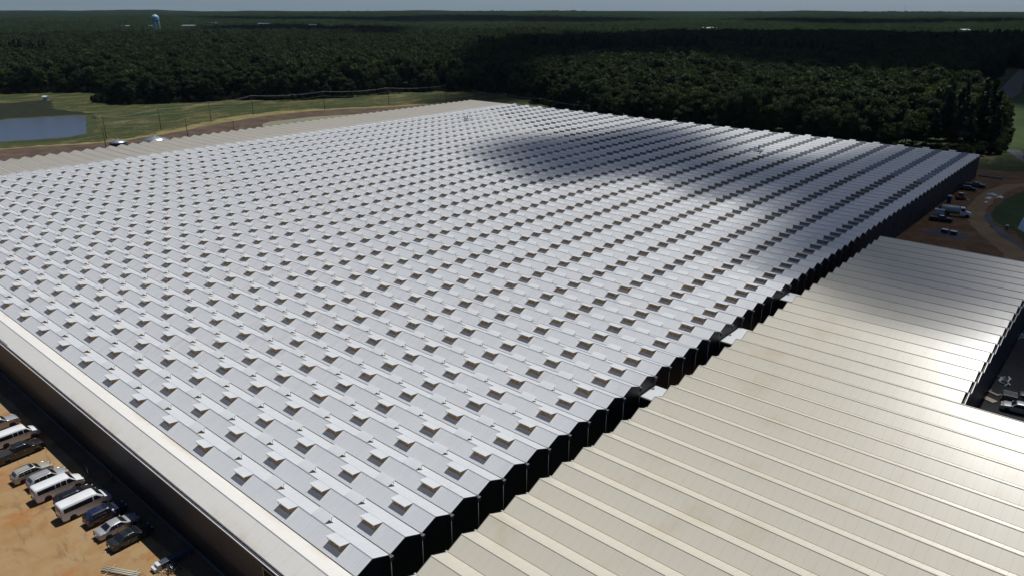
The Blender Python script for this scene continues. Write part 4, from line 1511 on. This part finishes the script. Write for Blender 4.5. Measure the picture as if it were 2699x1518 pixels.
PKG = 'vehicles parked in a row along the eave wall'
vehicle('pickup_truck', 'pickup', P_silver, (-72.6, -13.2, 0.02), R(1), 'silver pickup truck cut off by the frame, topmost of the parked row', 'pickup', PKG)
vehicle('passenger_van', 'van', P_white, (-66.8, -12.2, 0.02), R(1), 'white passenger van beside the black pickup truck', 'van', PKG, bumper=M['black'])
vehicle('pickup_truck', 'pickup', P_black, (-62.2, -13.2, 0.02), R(4), 'black crew-cab pickup truck between white van and champagne car', 'pickup', PKG)
vehicle('suv', 'suv', P_champ, (-55.4, -13.8, 0.02), R(3), 'champagne SUV with black roof rails and its bonnet in the sun', 'car', PKG, rails=True, sunroof=True, trim=M['black'])
vehicle('suv', 'suv', P_silver, (-52.3, -12.9, 0.02), R(2), 'silver SUV tucked against the white van beside it', 'car', PKG, rails=True)
vehicle('passenger_van', 'van', P_white, (-48.9, -12.8, 0.02), R(1), 'white passenger van between silver SUV and black car', 'van', PKG, bumper=M['black'])
vehicle('suv', 'suv', P_black, (-45.4, -12.0, 0.02), R(1), 'black car almost hidden between the two white vans', 'car', PKG)
vehicle('passenger_van', 'transit', P_white, (-42.5, -12.0, 0.02), R(1), 'long white van with one wide dark side window, beside the navy SUV', 'van', PKG, bumper=M['black'])
vehicle('suv', 'suv', P_navy, (-38.9, -10.95, 0.02), R(2), 'navy blue SUV between long white van and silver sedan', 'car', PKG, rails=True, sunroof=True)
vehicle('sedan', 'sedan', P_silver, (-35.4, -11.0, 0.02), R(2), 'silver sedan in the parked row', 'car', PKG)
vehicle('sedan', 'sedan', P_green, (-32.25, -10.8, 0.02), R(2), 'dark grey-green sedan with a sunroof, last of the parked row', 'car', PKG, sunroof=True)
# vehicles in the notch behind the cream hall and in the far yard
vehicle('pickup_truck', 'pickup', P_grey, (42.2, 96.6, 0.05), R(-82), 'grey pickup truck parked on gravel behind the cream hall', 'pickup', 'vehicles behind the cream hall')
vehicle('suv', 'suv', P_silver, (41.9, 93.2, 0.05), R(98), 'pale silver SUV parked on gravel beside the grey pickup', 'car', 'vehicles behind the cream hall')
vehicle('pickup_truck', 'pickup', P_black, (5.4, 207.2, 0.03), R(-75), 'black pickup truck in front of the tanker truck in the yard', 'pickup', 'vehicles in the dirt yard')
vehicle('suv', 'suv', P_black, (2.8, 257.0, 0.03), R(-80), 'dark car parked by the gable wall in the dirt yard', 'car', 'vehicles in the dirt yard')
vehicle('pickup_truck', 'pickup', P_grey, (3.6, 264.0, 0.03), R(-80), 'dark pickup farthest along the gable wall in the yard', 'pickup', 'vehicles in the dirt yard')
vehicle('suv', 'suv', P_black, (9.5, 337.0, 0.1), R(60), 'black car on the side road behind the far roof corner', 'car')

# tanker truck
tk = empty('tanker_truck', (7.2, 216.6, 0.03), R(-78))
tag(tk, 'white-cab tanker truck with pale grey cylindrical tank in the dirt yard', 'truck')
P_tank = paint('tank_pale_green', (0.42, 0.47, 0.42), 0.4)
tank = obj('tank', lathe_mesh('tank', [(0.2, -3.3), (0.85, -3.2), (1.02, -3.0), (1.02, 1.3), (0.85, 1.5), (0.2, 1.6)], 28, 'x'), P_tank, tk)
tank.rotation_euler = (0, 0, R(90))
tank.location = (0, -0.6, 2.05)
boxes('walkway', [box_c(-.25, .25, -3.4, 0.4, 3.05, 3.12)], M['steel'], tk)
boxes('chassis', [box_c(-.45, .45, -4.2, 4.0, .75, 1.02)], M['black'], tk)
boxes('cab', [np.array([(-1.1, 1.1, .9), (1.1, 1.1, .9), (1.1, 2.7, .9), (-1.1, 2.7, .9), (-1.0, 1.1, 2.9), (1.0, 1.1, 2.9), (.95, 2.3, 2.85), (-.95, 2.3, 2.85)])], M['white'], tk, .06)
boxes('hood', [np.array([(-1.0, 2.7, .8), (1.0, 2.7, .8), (.85, 4.1, .7), (-.85, 4.1, .7), (-.95, 2.7, 1.85), (.95, 2.7, 1.85), (.75, 4.05, 1.45), (-.75, 4.05, 1.45)])], M['white'], tk, .08)
boxes('windshield', [np.array([(-.9, 2.69, 1.9), (.9, 2.69, 1.9), (.9, 2.71, 1.92), (-.9, 2.71, 1.92), (-.85, 2.36, 2.7), (.85, 2.36, 2.7), (.85, 2.40, 2.72), (-.85, 2.40, 2.72)])], M['glass'], tk)
for s in (-1, 1):
    boxes('side_window', [box_c(s * 1.06 - .02, s * 1.06 + .02, 1.4, 2.3, 1.9, 2.6)], M['glass'], tk)
    ty, rim, spk = wheel_meshes(0.5)
    for y in (3.2, -1.9, -3.1):
        w_ = obj('wheel', ty, None, tk)
        w_.location = (s * 1.0, y, .5)
        w_.scale = (1.5, 1, 1)
        w_.rotation_euler = (0, 0, 0 if s > 0 else math.pi)
        obj('rim', rim, None, w_)
boxes('rear_cabinet', [box_c(-1.0, 1.0, -4.6, -3.95, .7, 2.4)], M['navy_cloth'], tk, .04)

# telehandler / skid loader
sk = empty('skid_loader', (3.8, 240.5, 0.03), R(-60))
tag(sk, 'orange skid loader standing by the gable wall', 'loader')
boxes('body', [box_c(-.75, .75, -1.4, .9, .45, 1.35)], M['orange'], sk, .08)
boxes('cab', [box_c(-.55, .55, -.7, .6, 1.35, 2.2)], M['black'], sk, .06)
boxes('cab_roof', [box_c(-.6, .6, -.75, .65, 2.2, 2.3)], M['tarp'], sk, .03)
boxes('lift_arm', [bar_c((s * .8, -1.2, 1.6), (s * .8, 1.7, .5), .14, .2) for s in (-1, 1)], M['orange'], sk)
boxes('bucket', [box_c(-.9, .9, 1.65, 1.75, .1, .75), box_c(-.9, .9, 1.7, 2.35, .08, .16)], M['steel'], sk)
for s in (-1, 1):
    for y in (-.85, .55):
        w_ = obj('wheel', wheel_meshes(0.4)[0], None, sk)
        w_.location = (s * .85, y, .4)

# portable toilet and site boxes
pt = empty('portable_toilet', (1.9, 233.6, 0.03), R(8))
tag(pt, 'white-roofed portable toilet against the gable wall', 'toilet')
boxes('cabin', [box_c(-.6, .6, -.6, .6, .1, 2.15)], M['navy_cloth'], pt, .04)
boxes('roof', [np.array([(-.65, -.65, 2.15), (.65, -.65, 2.15), (.65, .65, 2.15), (-.65, .65, 2.15), (-.4, -.5, 2.4), (.4, -.5, 2.4), (.4, .5, 2.4), (-.4, .5, 2.4)])], M['tarp'], pt, .03)
boxes('door', [box_c(.6, .63, -.4, .4, .2, 2.0)], M['blueplastic'], pt)
boxes('base', [box_c(-.65, .65, -.65, .65, 0, .1)], M['black'], pt)
gb = empty('site_container', (3.3, 214.6, 0.03), R(12))
tag(gb, 'white and blue site box standing behind the tanker truck', 'container')
boxes('body', [box_c(-1.3, 1.3, -.8, .8, .15, 1.8)], M['blueplastic'], gb, .03)
boxes('lid', [box_c(-1.34, 1.34, -.84, .84, 1.8, 1.9)], M['tarp'], gb, .02)
boxes('skid', [box_c(-1.2, 1.2, s * .6 - .07, s * .6 + .07, 0, .15) for s in (-1, 1)], M['black'], gb)
for (x, y, lb) in ((9.3, 194.6, 'white-topped crate standing on blue gravel, nearer the gable wall'), (11.5, 194.2, 'white-topped crate standing on blue gravel, nearer the track')):
    c_ = empty('crate', (x, y, 0.05), R(-8))
    tag(c_, lb, 'crate', 'crates on the gravel')
    boxes('bin', [box_c(-.8, .8, -.6, .6, .12, 1.0)], M['navy_cloth'], c_, .03)
    boxes('lid', [box_c(-.84, .84, -.64, .64, 1.0, 1.08)], M['tarp'], c_, .02)
    boxes('pallet', [box_c(-.8, .8, y0 - .06, y0 + .06, 0, .12) for y0 in (-.5, 0, .5)], M['wood'], c_)
poly_sheet('gravel_patch', [(4, 191), (7, 197), (14, 196.5), (17, 192), (12, 190.5)], 0.045, mat_ground('blue_grey_gravel', [(0.3, (0.05, 0.055, 0.075)), (0.7, (0.10, 0.105, 0.13))], 0.3, 3.0, .03), 0.6, 1.5, 20)

# crumpled plastic sheets dumped by the track
def crumple(name, loc, size, seed, mat, label, cat, group, flat=0.35):
    r = np.random.default_rng(seed)
    n_ = 11
    u, v = np.meshgrid(np.linspace(-1, 1, n_), np.linspace(-1, 1, n_))
    env = np.clip(1.15 - np.sqrt(u ** 2 + v ** 2), 0, 1)
    z = env * flat * size + r.uniform(0, .18, u.shape) * size * env
    z = np.maximum(z, 0.0)
    x = u * size * (1 + .25 * r.normal(size=u.shape) * .4)
    y = v * size * .6 * (1 + .25 * r.normal(size=u.shape) * .4)
    ii = np.arange(n_ - 1)[None, :] + n_ * np.arange(n_ - 1)[:, None]
    F = np.stack([ii, ii + 1, ii + n_ + 1, ii + n_], -1).reshape(-1, 4)
    o = obj(name, np_mesh(name, np.stack([x, y, z], -1).reshape(-1, 3), F, False), mat)
    o.location = loc
    o.rotation_euler = (0, 0, r.uniform(0, 3))
    return tag(o, label, cat, group)


crumple('plastic_sheet', (10.5, 248.7, .06), 1.3, 1, M['tarp'], 'pale crumpled plastic sheet, largest heap beside the track', 'plastic sheet', 'dumped plastic sheets')
crumple('plastic_sheet', (10.4, 255.2, .06), 1.5, 2, M['tarp'], 'crumpled plastic sheet, farthest of those beside the track', 'plastic sheet', 'dumped plastic sheets')
crumple('plastic_sheet', (13.1, 252.6, .06), 1.4, 3, M['tarp'], 'crumpled plastic sheet next to the grass bank', 'plastic sheet', 'dumped plastic sheets')
crumple('plastic_sheet', (10.9, 242.1, .06), 0.8, 4, M['tarp'], 'small plastic scrap nearest on the track', 'plastic sheet', 'dumped plastic sheets')

# stacked steel sections beyond the far gable corner
ss = empty('steel_stack', (4.4, 286.5, 0.03), R(3))
tag(ss, 'long stack of dark steel sections laid out at the far gable corner', 'steel stack')
for k in range(7):
    boxes('section', [box_c(-3.9 + .1 * (k % 2), 3.9, -1.6 + .5 * k, -1.45 + .5 * k, .12, .42)], M['steel'] if k in (1, 4) else M['black'], ss)
boxes('bearer', [box_c(x - .1, x + .1, -1.8, 1.8, 0, .12) for x in (-3, 0, 3)], M['wood'], ss)
pd = empty('utility_pedestal', (21.7, 210.0, 0.07))
tag(pd, 'small pale utility pedestal on the gravel edge by the grass bank', 'pedestal')
boxes('cabinet', [box_c(-.35, .35, -.3, .3, .1, 1.1)], M['conc'], pd, .02)
boxes('cap', [box_c(-.4, .4, -.35, .35, 1.1, 1.2)], M['tarp'], pd, .02)
boxes('base', [box_c(-.5, .5, -.45, .45, 0, .1)], M['conc'], pd)

# building scrap along the hall's back wall
rr = random.Random(3)
for k, (x, y, lb) in enumerate(((38.4, 103.5, 'heap of pale metal offcuts against the hall back wall'), (37.6, 127.0, 'small heap of board scraps by the hall back wall'))):
    h_ = empty('scrap_heap', (x, y, 0.05))
    tag(h_, lb, 'scrap heap', 'scrap behind the cream hall')
    for q in range(12):
        a = rr.uniform(0, 3.1)
        l_ = rr.uniform(.7, 2.0)
        c0 = Vector((rr.uniform(-.8, .8), rr.uniform(-1.6, 1.6), .06 + .05 * q * .5))
        boxes('offcut', [bar_c(c0 - Vector((math.cos(a), math.sin(a), 0)) * l_ / 2, c0 + Vector((math.cos(a), math.sin(a), rr.uniform(-.05, .2))) * l_ / 2, rr.uniform(.08, .4), .04)],
              rr.choice([M['steel'], M['conc'], M['steel']]), h_)
for k, (x, y, lb) in enumerate(((37.9, 97.8, 'plank laid across the gravel by the hall back wall'), (37.8, 94.6, 'low timber pallet on the ground beside the grey pickup'))):
    h_ = empty('timber_pallet' if k else 'plank_stack', (x, y, 0.05), R(-25))
    tag(h_, lb, 'pallet' if k else 'planks')
    for q in range(5 if k else 2):
        boxes('board', [box_c(-1.0, 1.0, -.5 + .24 * q, -.32 + .24 * q, .12, .16)], M['wood'], h_)
    boxes('bearer', [box_c(xx - .06, xx + .06, -.5, .65, 0, .12) for xx in (-.8, .8)], M['wood'], h_)

# ------------------------------------------------------------------ car-park materials
bs = empty('bundle_stack', (-25.0, -9.2, 0.02), R(1))
tag(bs, 'long dark wrapped bundle with bright white ends lying by the wall', 'bundle')
boxes('bundle', [box_c(-.42, .42, -1.55, 2.1, .12, .75)], M['beam'], bs, .03)
boxes('end_wrap', [box_c(-.43, .43, -1.95, -1.55, .12, .82)], M['tarp'], bs, .03)
boxes('lower_bundle', [box_c(-.55, .40, -2.35, -1.5, .1, .5)], M['tarp'], bs, .03)
boxes('bearer', [box_c(-.6, .6, y - .06, y + .06, 0, .11) for y in (-1.9, -.3, 1.6)], M['wood'], bs)
ps = empty('pipe_stack', (-27.4, -13.9, 0.02), R(-62))
tag(ps, 'stack of pale green pipes on timber bearers at the lot edge', 'pipes')
for k in range(6):
    o = obj('pipe', tube_mesh('pipe', [(-.33 + .13 * k, -2.6 + .12 * (k % 3), .22 + (.12 if k % 2 else 0)), (-.33 + .13 * k, 2.2, .22 + (.12 if k % 2 else 0))], .06, 10), M['pipe'], ps)
for y in (-1.6, 1.4):
    boxes('bearer', [box_c(-1.0, 1.1, y - .05, y + .05, .03, .15)], M['wood'], ps)
hp = empty('scrap_heap', (-23.6, -10.3, 0.02))
tag(hp, 'dark heap of wire and netting scraps beside the wrapped bundle', 'scrap heap')
for q in range(14):
    pts = []
    c0 = Vector((rr.uniform(-.8, .8), rr.uniform(-1.0, 1.2), .1))
    for s in range(6):
        pts.append(c0 + Vector((rr.uniform(-.5, .5), rr.uniform(-.5, .5), rr.uniform(0, .45))))
    obj('strip', tube_mesh('strip', pts, rr.uniform(.02, .05), 5), rr.choice([M['steel'], M['black'], M['beam'], M['black']]), hp)
st_ = empty('post_stake', (-49.4, -9.0, 0.03))
tag(st_, 'thin grey stake standing in the wall shadow beside the white van', 'stake')
obj('stake', tube_mesh('stake', [(0, 0, 0), (.03, 0, 1.5)], .05, 8), M['steel'], st_)
boxes('cap', [box_c(-.04, .10, -.07, .07, 1.5, 1.56)], M['steel'], st_)


# ------------------------------------------------------------------ people
def person(loc, rz, label, shirt, trousers, helmet=None, pose=0):
    root = empty('person', loc, rz)
    tag(root, label, 'person', 'people around the site')
    pts = {'pel': (0, 0, .95), 'waist': (0, .01, 1.12), 'chest': (0, .02, 1.36), 'neck': (0, .02, 1.50), 'headb': (0, .04, 1.60), 'head': (0, .05, 1.70),
           'lsh': (-.19, .01, 1.43), 'lel': (-.27, -.02, 1.16), 'lwr': (-.25, .14, .94), 'lhd': (-.24, .20, .88), 'rsh': (.19, .01, 1.43), 'rel': (.28, .02, 1.17), 'rwr': (.25, .20, 1.02), 'rhd': (.24, .27, .98),
           'lhp': (-.10, 0, .90), 'lkn': (-.12, .07 + .1 * pose, .50), 'lan': (-.12, .02 + .16 * pose, .09), 'lft': (-.13, .17 + .16 * pose, .05), 'rhp': (.10, 0, .90), 'rkn': (.11, .03 - .05 * pose, .50), 'ran': (.12, -.04 - .18 * pose, .10), 'rft': (.13, .11 - .15 * pose, .05)}
    rad = {'pel': .14, 'waist': .13, 'chest': .155, 'neck': .06, 'headb': .085, 'head': .10, 'lsh': .07, 'lel': .048, 'lwr': .036, 'lhd': .04, 'rsh': .07, 'rel': .048, 'rwr': .036, 'rhd': .04,
           'lhp': .095, 'lkn': .062, 'lan': .045, 'lft': .045, 'rhp': .095, 'rkn': .062, 'ran': .045, 'rft': .045}
    ed = [('pel', 'waist'), ('waist', 'chest'), ('chest', 'neck'), ('neck', 'headb'), ('headb', 'head'), ('chest', 'lsh'), ('lsh', 'lel'), ('lel', 'lwr'), ('lwr', 'lhd'), ('chest', 'rsh'), ('rsh', 'rel'), ('rel', 'rwr'), ('rwr', 'rhd'),
          ('pel', 'lhp'), ('lhp', 'lkn'), ('lkn', 'lan'), ('lan', 'lft'), ('pel', 'rhp'), ('rhp', 'rkn'), ('rkn', 'ran'), ('ran', 'rft')]
    keys = list(pts)
    me = bpy.data.meshes.new('body')
    me.from_pydata([pts[k] for k in keys], [(keys.index(a), keys.index(b)) for a, b in ed], [])
    o = bpy.data.objects.new('body', me)
    link(o, root)
    # clothing by height: trousers, shirt, skin
    t = NT('clothed_body')
    tc = t.n('ShaderNodeTexCoord')
    x, y, z = t.sep(tc.outputs['Object'])
    c = t.mix(t.math('GREATER_THAN', z, 0.98), trousers, shirt)
    c = t.mix(t.math('GREATER_THAN', z, 1.50), c, (0.35, 0.2, 0.13))
    c = t.mix(t.math('LESS_THAN', z, 0.11), c, (0.03, 0.02, 0.015))
    me.materials.append(t.done(t.pbsdf(c, 0.85, 0.2)))
    md_ = o.modifiers.new('skin', 'SKIN')
    sv = me.skin_vertices[0].data
    for i, k in enumerate(keys):
        sv[i].radius = (rad[k], rad[k])
    sv[0].use_root = True
    o.modifiers.new('smooth', 'SUBSURF').levels = 1
    hm = lathe_mesh('helmet', [(.16, 0), (.135, .01), (.13, .06), (.10, .12), (.05, .15), (.01, .16)], 14)
    h = obj('hard_hat' if helmet else 'hair', hm, helmet or M['black'], root)
    h.location = (0, .05, 1.71)
    if not helmet:
        h.scale = (.85, .85, .75)
    return root


person((-45.4, -7.4, 0.03), R(100), 'person in an orange-red shirt standing in the wall shadow', (0.36, 0.07, 0.03), (0.03, 0.035, 0.05), None, 0.4)
person((-37.2, -10.6, 0.02), R(60), 'person in a white hard hat and blue shirt beside the navy SUV', (0.04, 0.05, 0.12), (0.03, 0.03, 0.05), M['helmet'], 0.0)


# roof work trolleys with fitters
def trolley(loc, label, n):
    t_ = empty('roof_trolley', loc, 0)
    tag(t_, label, 'trolley', 'work trolleys on the roof')
    boxes('platform', [box_c(-1.6, 1.6, -1.9, 1.9, .42, .50)], M['steel'], t_)
    for s in (-1, 1):
        for q in (-1, 1):
            boxes('leg', [bar_c((s * 1.5, q * 1.8, .42), (s * 1.5, q * 2.13, -.78), .07)], M['steel'], t_)
            boxes('post', [bar_c((s * 1.5, q * 1.8, .5), (s * 1.5, q * 1.8, 1.5), .05)], M['alu'], t_)
        boxes('handrail', [bar_c((s * 1.5, -1.8, 1.5), (s * 1.5, 1.8, 1.5), .05)], M['alu'], t_)
    boxes('toolbox', [box_c(-1.2, -.4, -.6, .5, .5, .95)], M['blueplastic'], t_)
    return t_


trolley((-203, 52 * W, ZR + .05), 'blue-grey work trolley on the far roof near the cream strip', 1)
trolley((-64, 55 * W, ZR + .05), 'dark work trolley on the shaded far part of the roof', 1)
person((-203.6, 52 * W + .9, ZR + .55), R(90), 'fitter in blue standing on the roof trolley near the cream strip', (0.10, 0.16, 0.30), (0.05, 0.06, 0.1), M['helmet'])
person((-63.4, 55 * W - .9, ZR + .55), R(200), 'fitter in dark clothes on the shaded roof trolley', (0.04, 0.04, 0.06), (0.02, 0.02, 0.03), None)

# ------------------------------------------------------------------ poles and wires
def pole(x, y, h, label, rz):
    t_ = empty('utility_pole', (x, y, 0.02), rz)
    tag(t_, label, 'utility pole', 'poles of the power line')
    obj('shaft', tube_mesh('shaft', [(0, 0, 0), (0, 0, h * .5), (0, 0, h)], [.17, .14, .11], 8), M['pole'], t_)
    boxes('crossarm', [box_c(-1.2, 1.2, -.06, .06, h - .35, h - .22)], M['pole'], t_)
    for s in (-1.1, 0, 1.1):
        o = obj('insulator', lathe_mesh('insulator', [(.03, 0), (.06, .05), (.06, .12), (.03, .2)], 8), M['steel'], t_)
        o.location = (s, 0, h - .22 if s else h)
    return (x, y, h)


def wire(a, b, off, z_off, sag):
    a, b = Vector((a[0], a[1], a[2] + z_off)), Vector((b[0], b[1], b[2] + z_off))
    d = (b - a)
    n = Vector((-d.y, d.x, 0)).normalized() * off
    pts = [a.lerp(b, k / 10) + n - Vector((0, 0, sag * 4 * (k / 10) * (1 - k / 10))) for k in range(11)]
    return pts


lineA = [(-331.7, 107.3, 10.5), (-337.7, 136.6, 10.9), (-344.4, 167.3, 11), (-353.8, 198.4, 11), (-341.3, 239.4, 11), (-330.9, 281.2, 10.7), (-315, 317.1, 10.5)]
desc = ['utility pole nearest the pond, first of the tall line', 'second utility pole from the pond in the tall line', 'third utility pole from the pond in the field', 'fourth utility pole from the pond, at the dark track bend',
        'fifth utility pole from the pond, behind the settling pond', 'sixth utility pole from the pond, in the grass field', 'seventh utility pole, last of the tall line before the wood']
lineB = [(-296, 93, 10.5), (-294, 129, 10.5), (-271.5, 140, 10.5)]
descB = ['utility pole beside the small conical tank', 'utility pole rising behind the cream roof strip, past the larger tank', 'short-looking utility pole close behind the zigzag roof edge']
lineC = [(-280, 307, 10.5), (-252, 305, 10.5), (-221, 300, 10.5), (-182, 292, 10.5)]
descC = ['utility pole behind the far roof corner, in the grass', 'utility pole second from the far roof corner', 'utility pole third from the far roof corner', 'utility pole against the dark wood behind the far roof edge']
for ln, ds in ((lineA, desc), (lineB, descB), (lineC, descC)):
    for k, (p, dd) in enumerate(zip(ln, ds)):
        q = ln[min(k + 1, len(ln) - 1)] if k + 1 < len(ln) else ln[k - 1]
        pole(p[0], p[1], p[2], dd, math.atan2(q[1] - p[1], q[0] - p[0]) + math.pi / 2)
pole(-14, 319, 10.5, 'utility pole in front of the wood near the far gable corner', 0.5)


def wire_run(ln, off, zo, sag, label):
    pts = []
    for a, b in zip(ln, ln[1:]):
        w_ = wire(a, b, off, zo, sag)
        pts += w_ if not pts else w_[1:]
    o = obj('overhead_wire', tube_mesh('overhead_wire', pts, 0.022, 4), M['wire'])
    tag(o, label, 'wire', 'overhead power wires')


wire_run(lineA, -1.1, -.05, 1.0, 'overhead wire on the pond side of the tall pole line')
wire_run(lineA, 1.1, -.05, 1.0, 'overhead wire on the greenhouse side of the tall pole line')
wire_run(lineA, 0, -2.6, 1.3, 'lower sagging cable along the tall pole line')
wire_run(lineB, 0, .1, .9, 'overhead wire between the poles beside the tanks')
wire_run(lineC, 0, .1, .9, 'overhead wire along the poles behind the far roof edge')

# ------------------------------------------------------------------ water tanks, pump house, water tower, far buildings
def cone_tank(loc, r, h, hr, label):
    t_ = empty('water_tank', loc)
    tag(t_, label, 'tank', 'conical-roofed tanks behind the cream strip')
    obj('shell', lathe_mesh('shell', [(r, 0), (r, h * .33), (r + .03, h * .34), (r, h * .35), (r, h * .66), (r + .03, h * .67), (r, h * .68), (r, h)], 40), M['dark_trim'], t_)
    rf = obj('roof', lathe_mesh('roof', [(r + .12, h), (r + .12, h + .06), (r * .5, h + hr * .52), (.25, h + hr), (.05, h + hr)], 40), M['steel'], t_)
    ribs = [bar_c((math.cos(a) * (r + .1), math.sin(a) * (r + .1), h + .09), (math.cos(a) * .3, math.sin(a) * .3, h + hr + .02), .06) for a in np.linspace(0, 2 * math.pi, 13)[:-1]]
    boxes('rib', ribs, M['steel'], rf)
    o = obj('hatch', lathe_mesh('hatch', [(.35, 0), (.35, .2), (.2, .28), (.05, .3)], 12), M['steel'], rf)
    o.location = (0, 0, h + hr - .05)


cone_tank((-298, 99.2, 0.05), 3.6, 3.2, 1.2, 'smaller silver tank with a conical roof beyond the zigzag roof')
cone_tank((-289, 111.5, 0.05), 5.6, 3.6, 1.9, 'larger silver tank with a conical roof beyond the zigzag roof')
ph = empty('pump_house', (-524, 146, 0.1), R(25))
tag(ph, 'small white pump house on the far bank of the pond', 'shed')
boxes('cabin', [box_c(-1.6, 1.6, -1.2, 1.2, 0, 2.2)], M['white'], ph, .03)
boxes('roof', [np.array([(-1.9, -1.5, 2.2), (1.9, -1.5, 2.2), (1.9, 1.5, 2.2), (-1.9, 1.5, 2.2), (-1.9, -.05, 3.0), (1.9, -.05, 3.0), (1.9, .05, 3.0), (-1.9, .05, 3.0)])], M['tarp'], ph)
boxes('door', [box_c(.2, 1.0, -1.24, -1.2, .05, 1.95)], M['dark_trim'], ph)

tw_p = at(409, 48, 40.0)
d_ = math.hypot(tw_p[0] - CAM[0], tw_p[1] - CAM[1])
dirn = np.array([tw_p[0] - CAM[0], tw_p[1] - CAM[1]]) / d_
D_T = 1560.0
tx, ty_ = CAM[0] + dirn[0] * D_T, CAM[1] + dirn[1] * D_T
tw = empty('water_tower', (tx, ty_, 0), 0.4)
tag(tw, 'pale blue water tower on legs rising above the far woods', 'water tower')
obj('bowl', lathe_mesh('bowl', [(1.0, 31.5), (3.6, 32.3), (5.6, 34.0), (6.4, 36.5), (6.4, 40.0), (5.8, 42.2), (4.0, 44.0), (1.8, 45.0), (.3, 45.4)], 32), M['towerblue'], tw)
for k in range(6):
    a = k * math.pi / 3
    obj('leg', tube_mesh('leg', [(math.cos(a) * 7.4, math.sin(a) * 7.4, 0), (math.cos(a) * 6.1, math.sin(a) * 6.1, 36.5)], .30, 8), M['towerblue'], tw)
obj('riser', tube_mesh('riser', [(0, 0, 0), (0, 0, 32)], .5, 10), M['towerblue'], tw)
boxes('catwalk', [bar_c((math.cos(a) * 6.9, math.sin(a) * 6.9, 36.4), (math.cos(a + .55) * 6.9, math.sin(a + .55) * 6.9, 36.4), .9, .12) for a in np.linspace(0, 2 * math.pi, 13)[:-1]], M['towerblue'], tw)

FB = [((330, 69), 24, 30, 'long low white-roofed building left of the water tower'), ((400, 69), 10, 24, 'small white-roofed building at the foot of the water tower'), ((500, 68), 27, 30, 'pale building right of the water tower in the woods'),
      ((562, 62), 18, 26, 'grey-roofed building far in the woods, between pale buildings'), ((697, 63), 26, 28, 'pale flat building amid the woods, beyond the dark pines'), ((825, 66), 16, 24, 'tiny white roof amid the woods near the middle'),
      ((1868, 74), 26, 22, 'white-roofed shed alone in the woods on the right half'), ((2540, 79), 14, 20, 'small pale roof in the woods at far right')]
for (uv, wd, dp, lb) in FB:
    p = at(uv[0], uv[1], 17.5)
    b_ = empty('far_building', (p[0], p[1], 0), 0.72)
    tag(b_, lb, 'building', 'buildings in the far woods')
    boxes('wall', [box_c(-wd / 2, wd / 2, -dp / 2, dp / 2, 0, 17.0)], M['conc'], b_)
    boxes('roof', [np.array([(-wd / 2 - 1, -dp / 2 - 1, 17.0), (wd / 2 + 1, -dp / 2 - 1, 17.0), (wd / 2 + 1, dp / 2 + 1, 17.0), (-wd / 2 - 1, dp / 2 + 1, 17.0),
                             (-wd / 2 - 1, -1, 18.6), (wd / 2 + 1, -1, 18.6), (wd / 2 + 1, 1, 18.6), (-wd / 2 - 1, 1, 18.6)])], M['steel'], b_)
for (u, v0, v1, lb) in ((633, 23, 31, 'thin mast on the skyline right of the water tower'), (2382, 15, 30, 'tall thin radio mast on the right skyline')):
    p = at(u, v1 + 12, 10)
    dd = math.hypot(p[0] - CAM[0], p[1] - CAM[1])
    h_ = CAM[2] - (v0 - 17) / FPX * dd * 1.02
    m_ = empty('radio_mast', (p[0], p[1], 0))
    tag(m_, lb, 'mast', 'masts on the skyline')
    obj('mast', tube_mesh('mast', [(0, 0, 0), (0, 0, h_)], [.7, .35], 6), M['dark_trim'], m_)
    boxes('antenna', [box_c(-.8, .8, -.2, .2, h_ - 3 * k - 1, h_ - 3 * k) for k in (0, 2)], M['steel'], m_)
# ------------------------------------------------------------------ thin summer haze
t = NT('summer_haze')
pv_ = t.n('ShaderNodeVolumePrincipled')
pv_.inputs['Color'].default_value = (0.6, 0.8, 1.0, 1)
pv_.inputs['Density'].default_value = 0.000016
pv_.inputs['Anisotropy'].default_value = 0.0
t.link(pv_.outputs[0], t.out.inputs['Volume'])
hz = obj('haze', boxes_mesh('haze', [box_c(-10700, 10700, -10700, 10700, -1.0, 62.0)]), t.m)
tag(hz, kind='stuff')
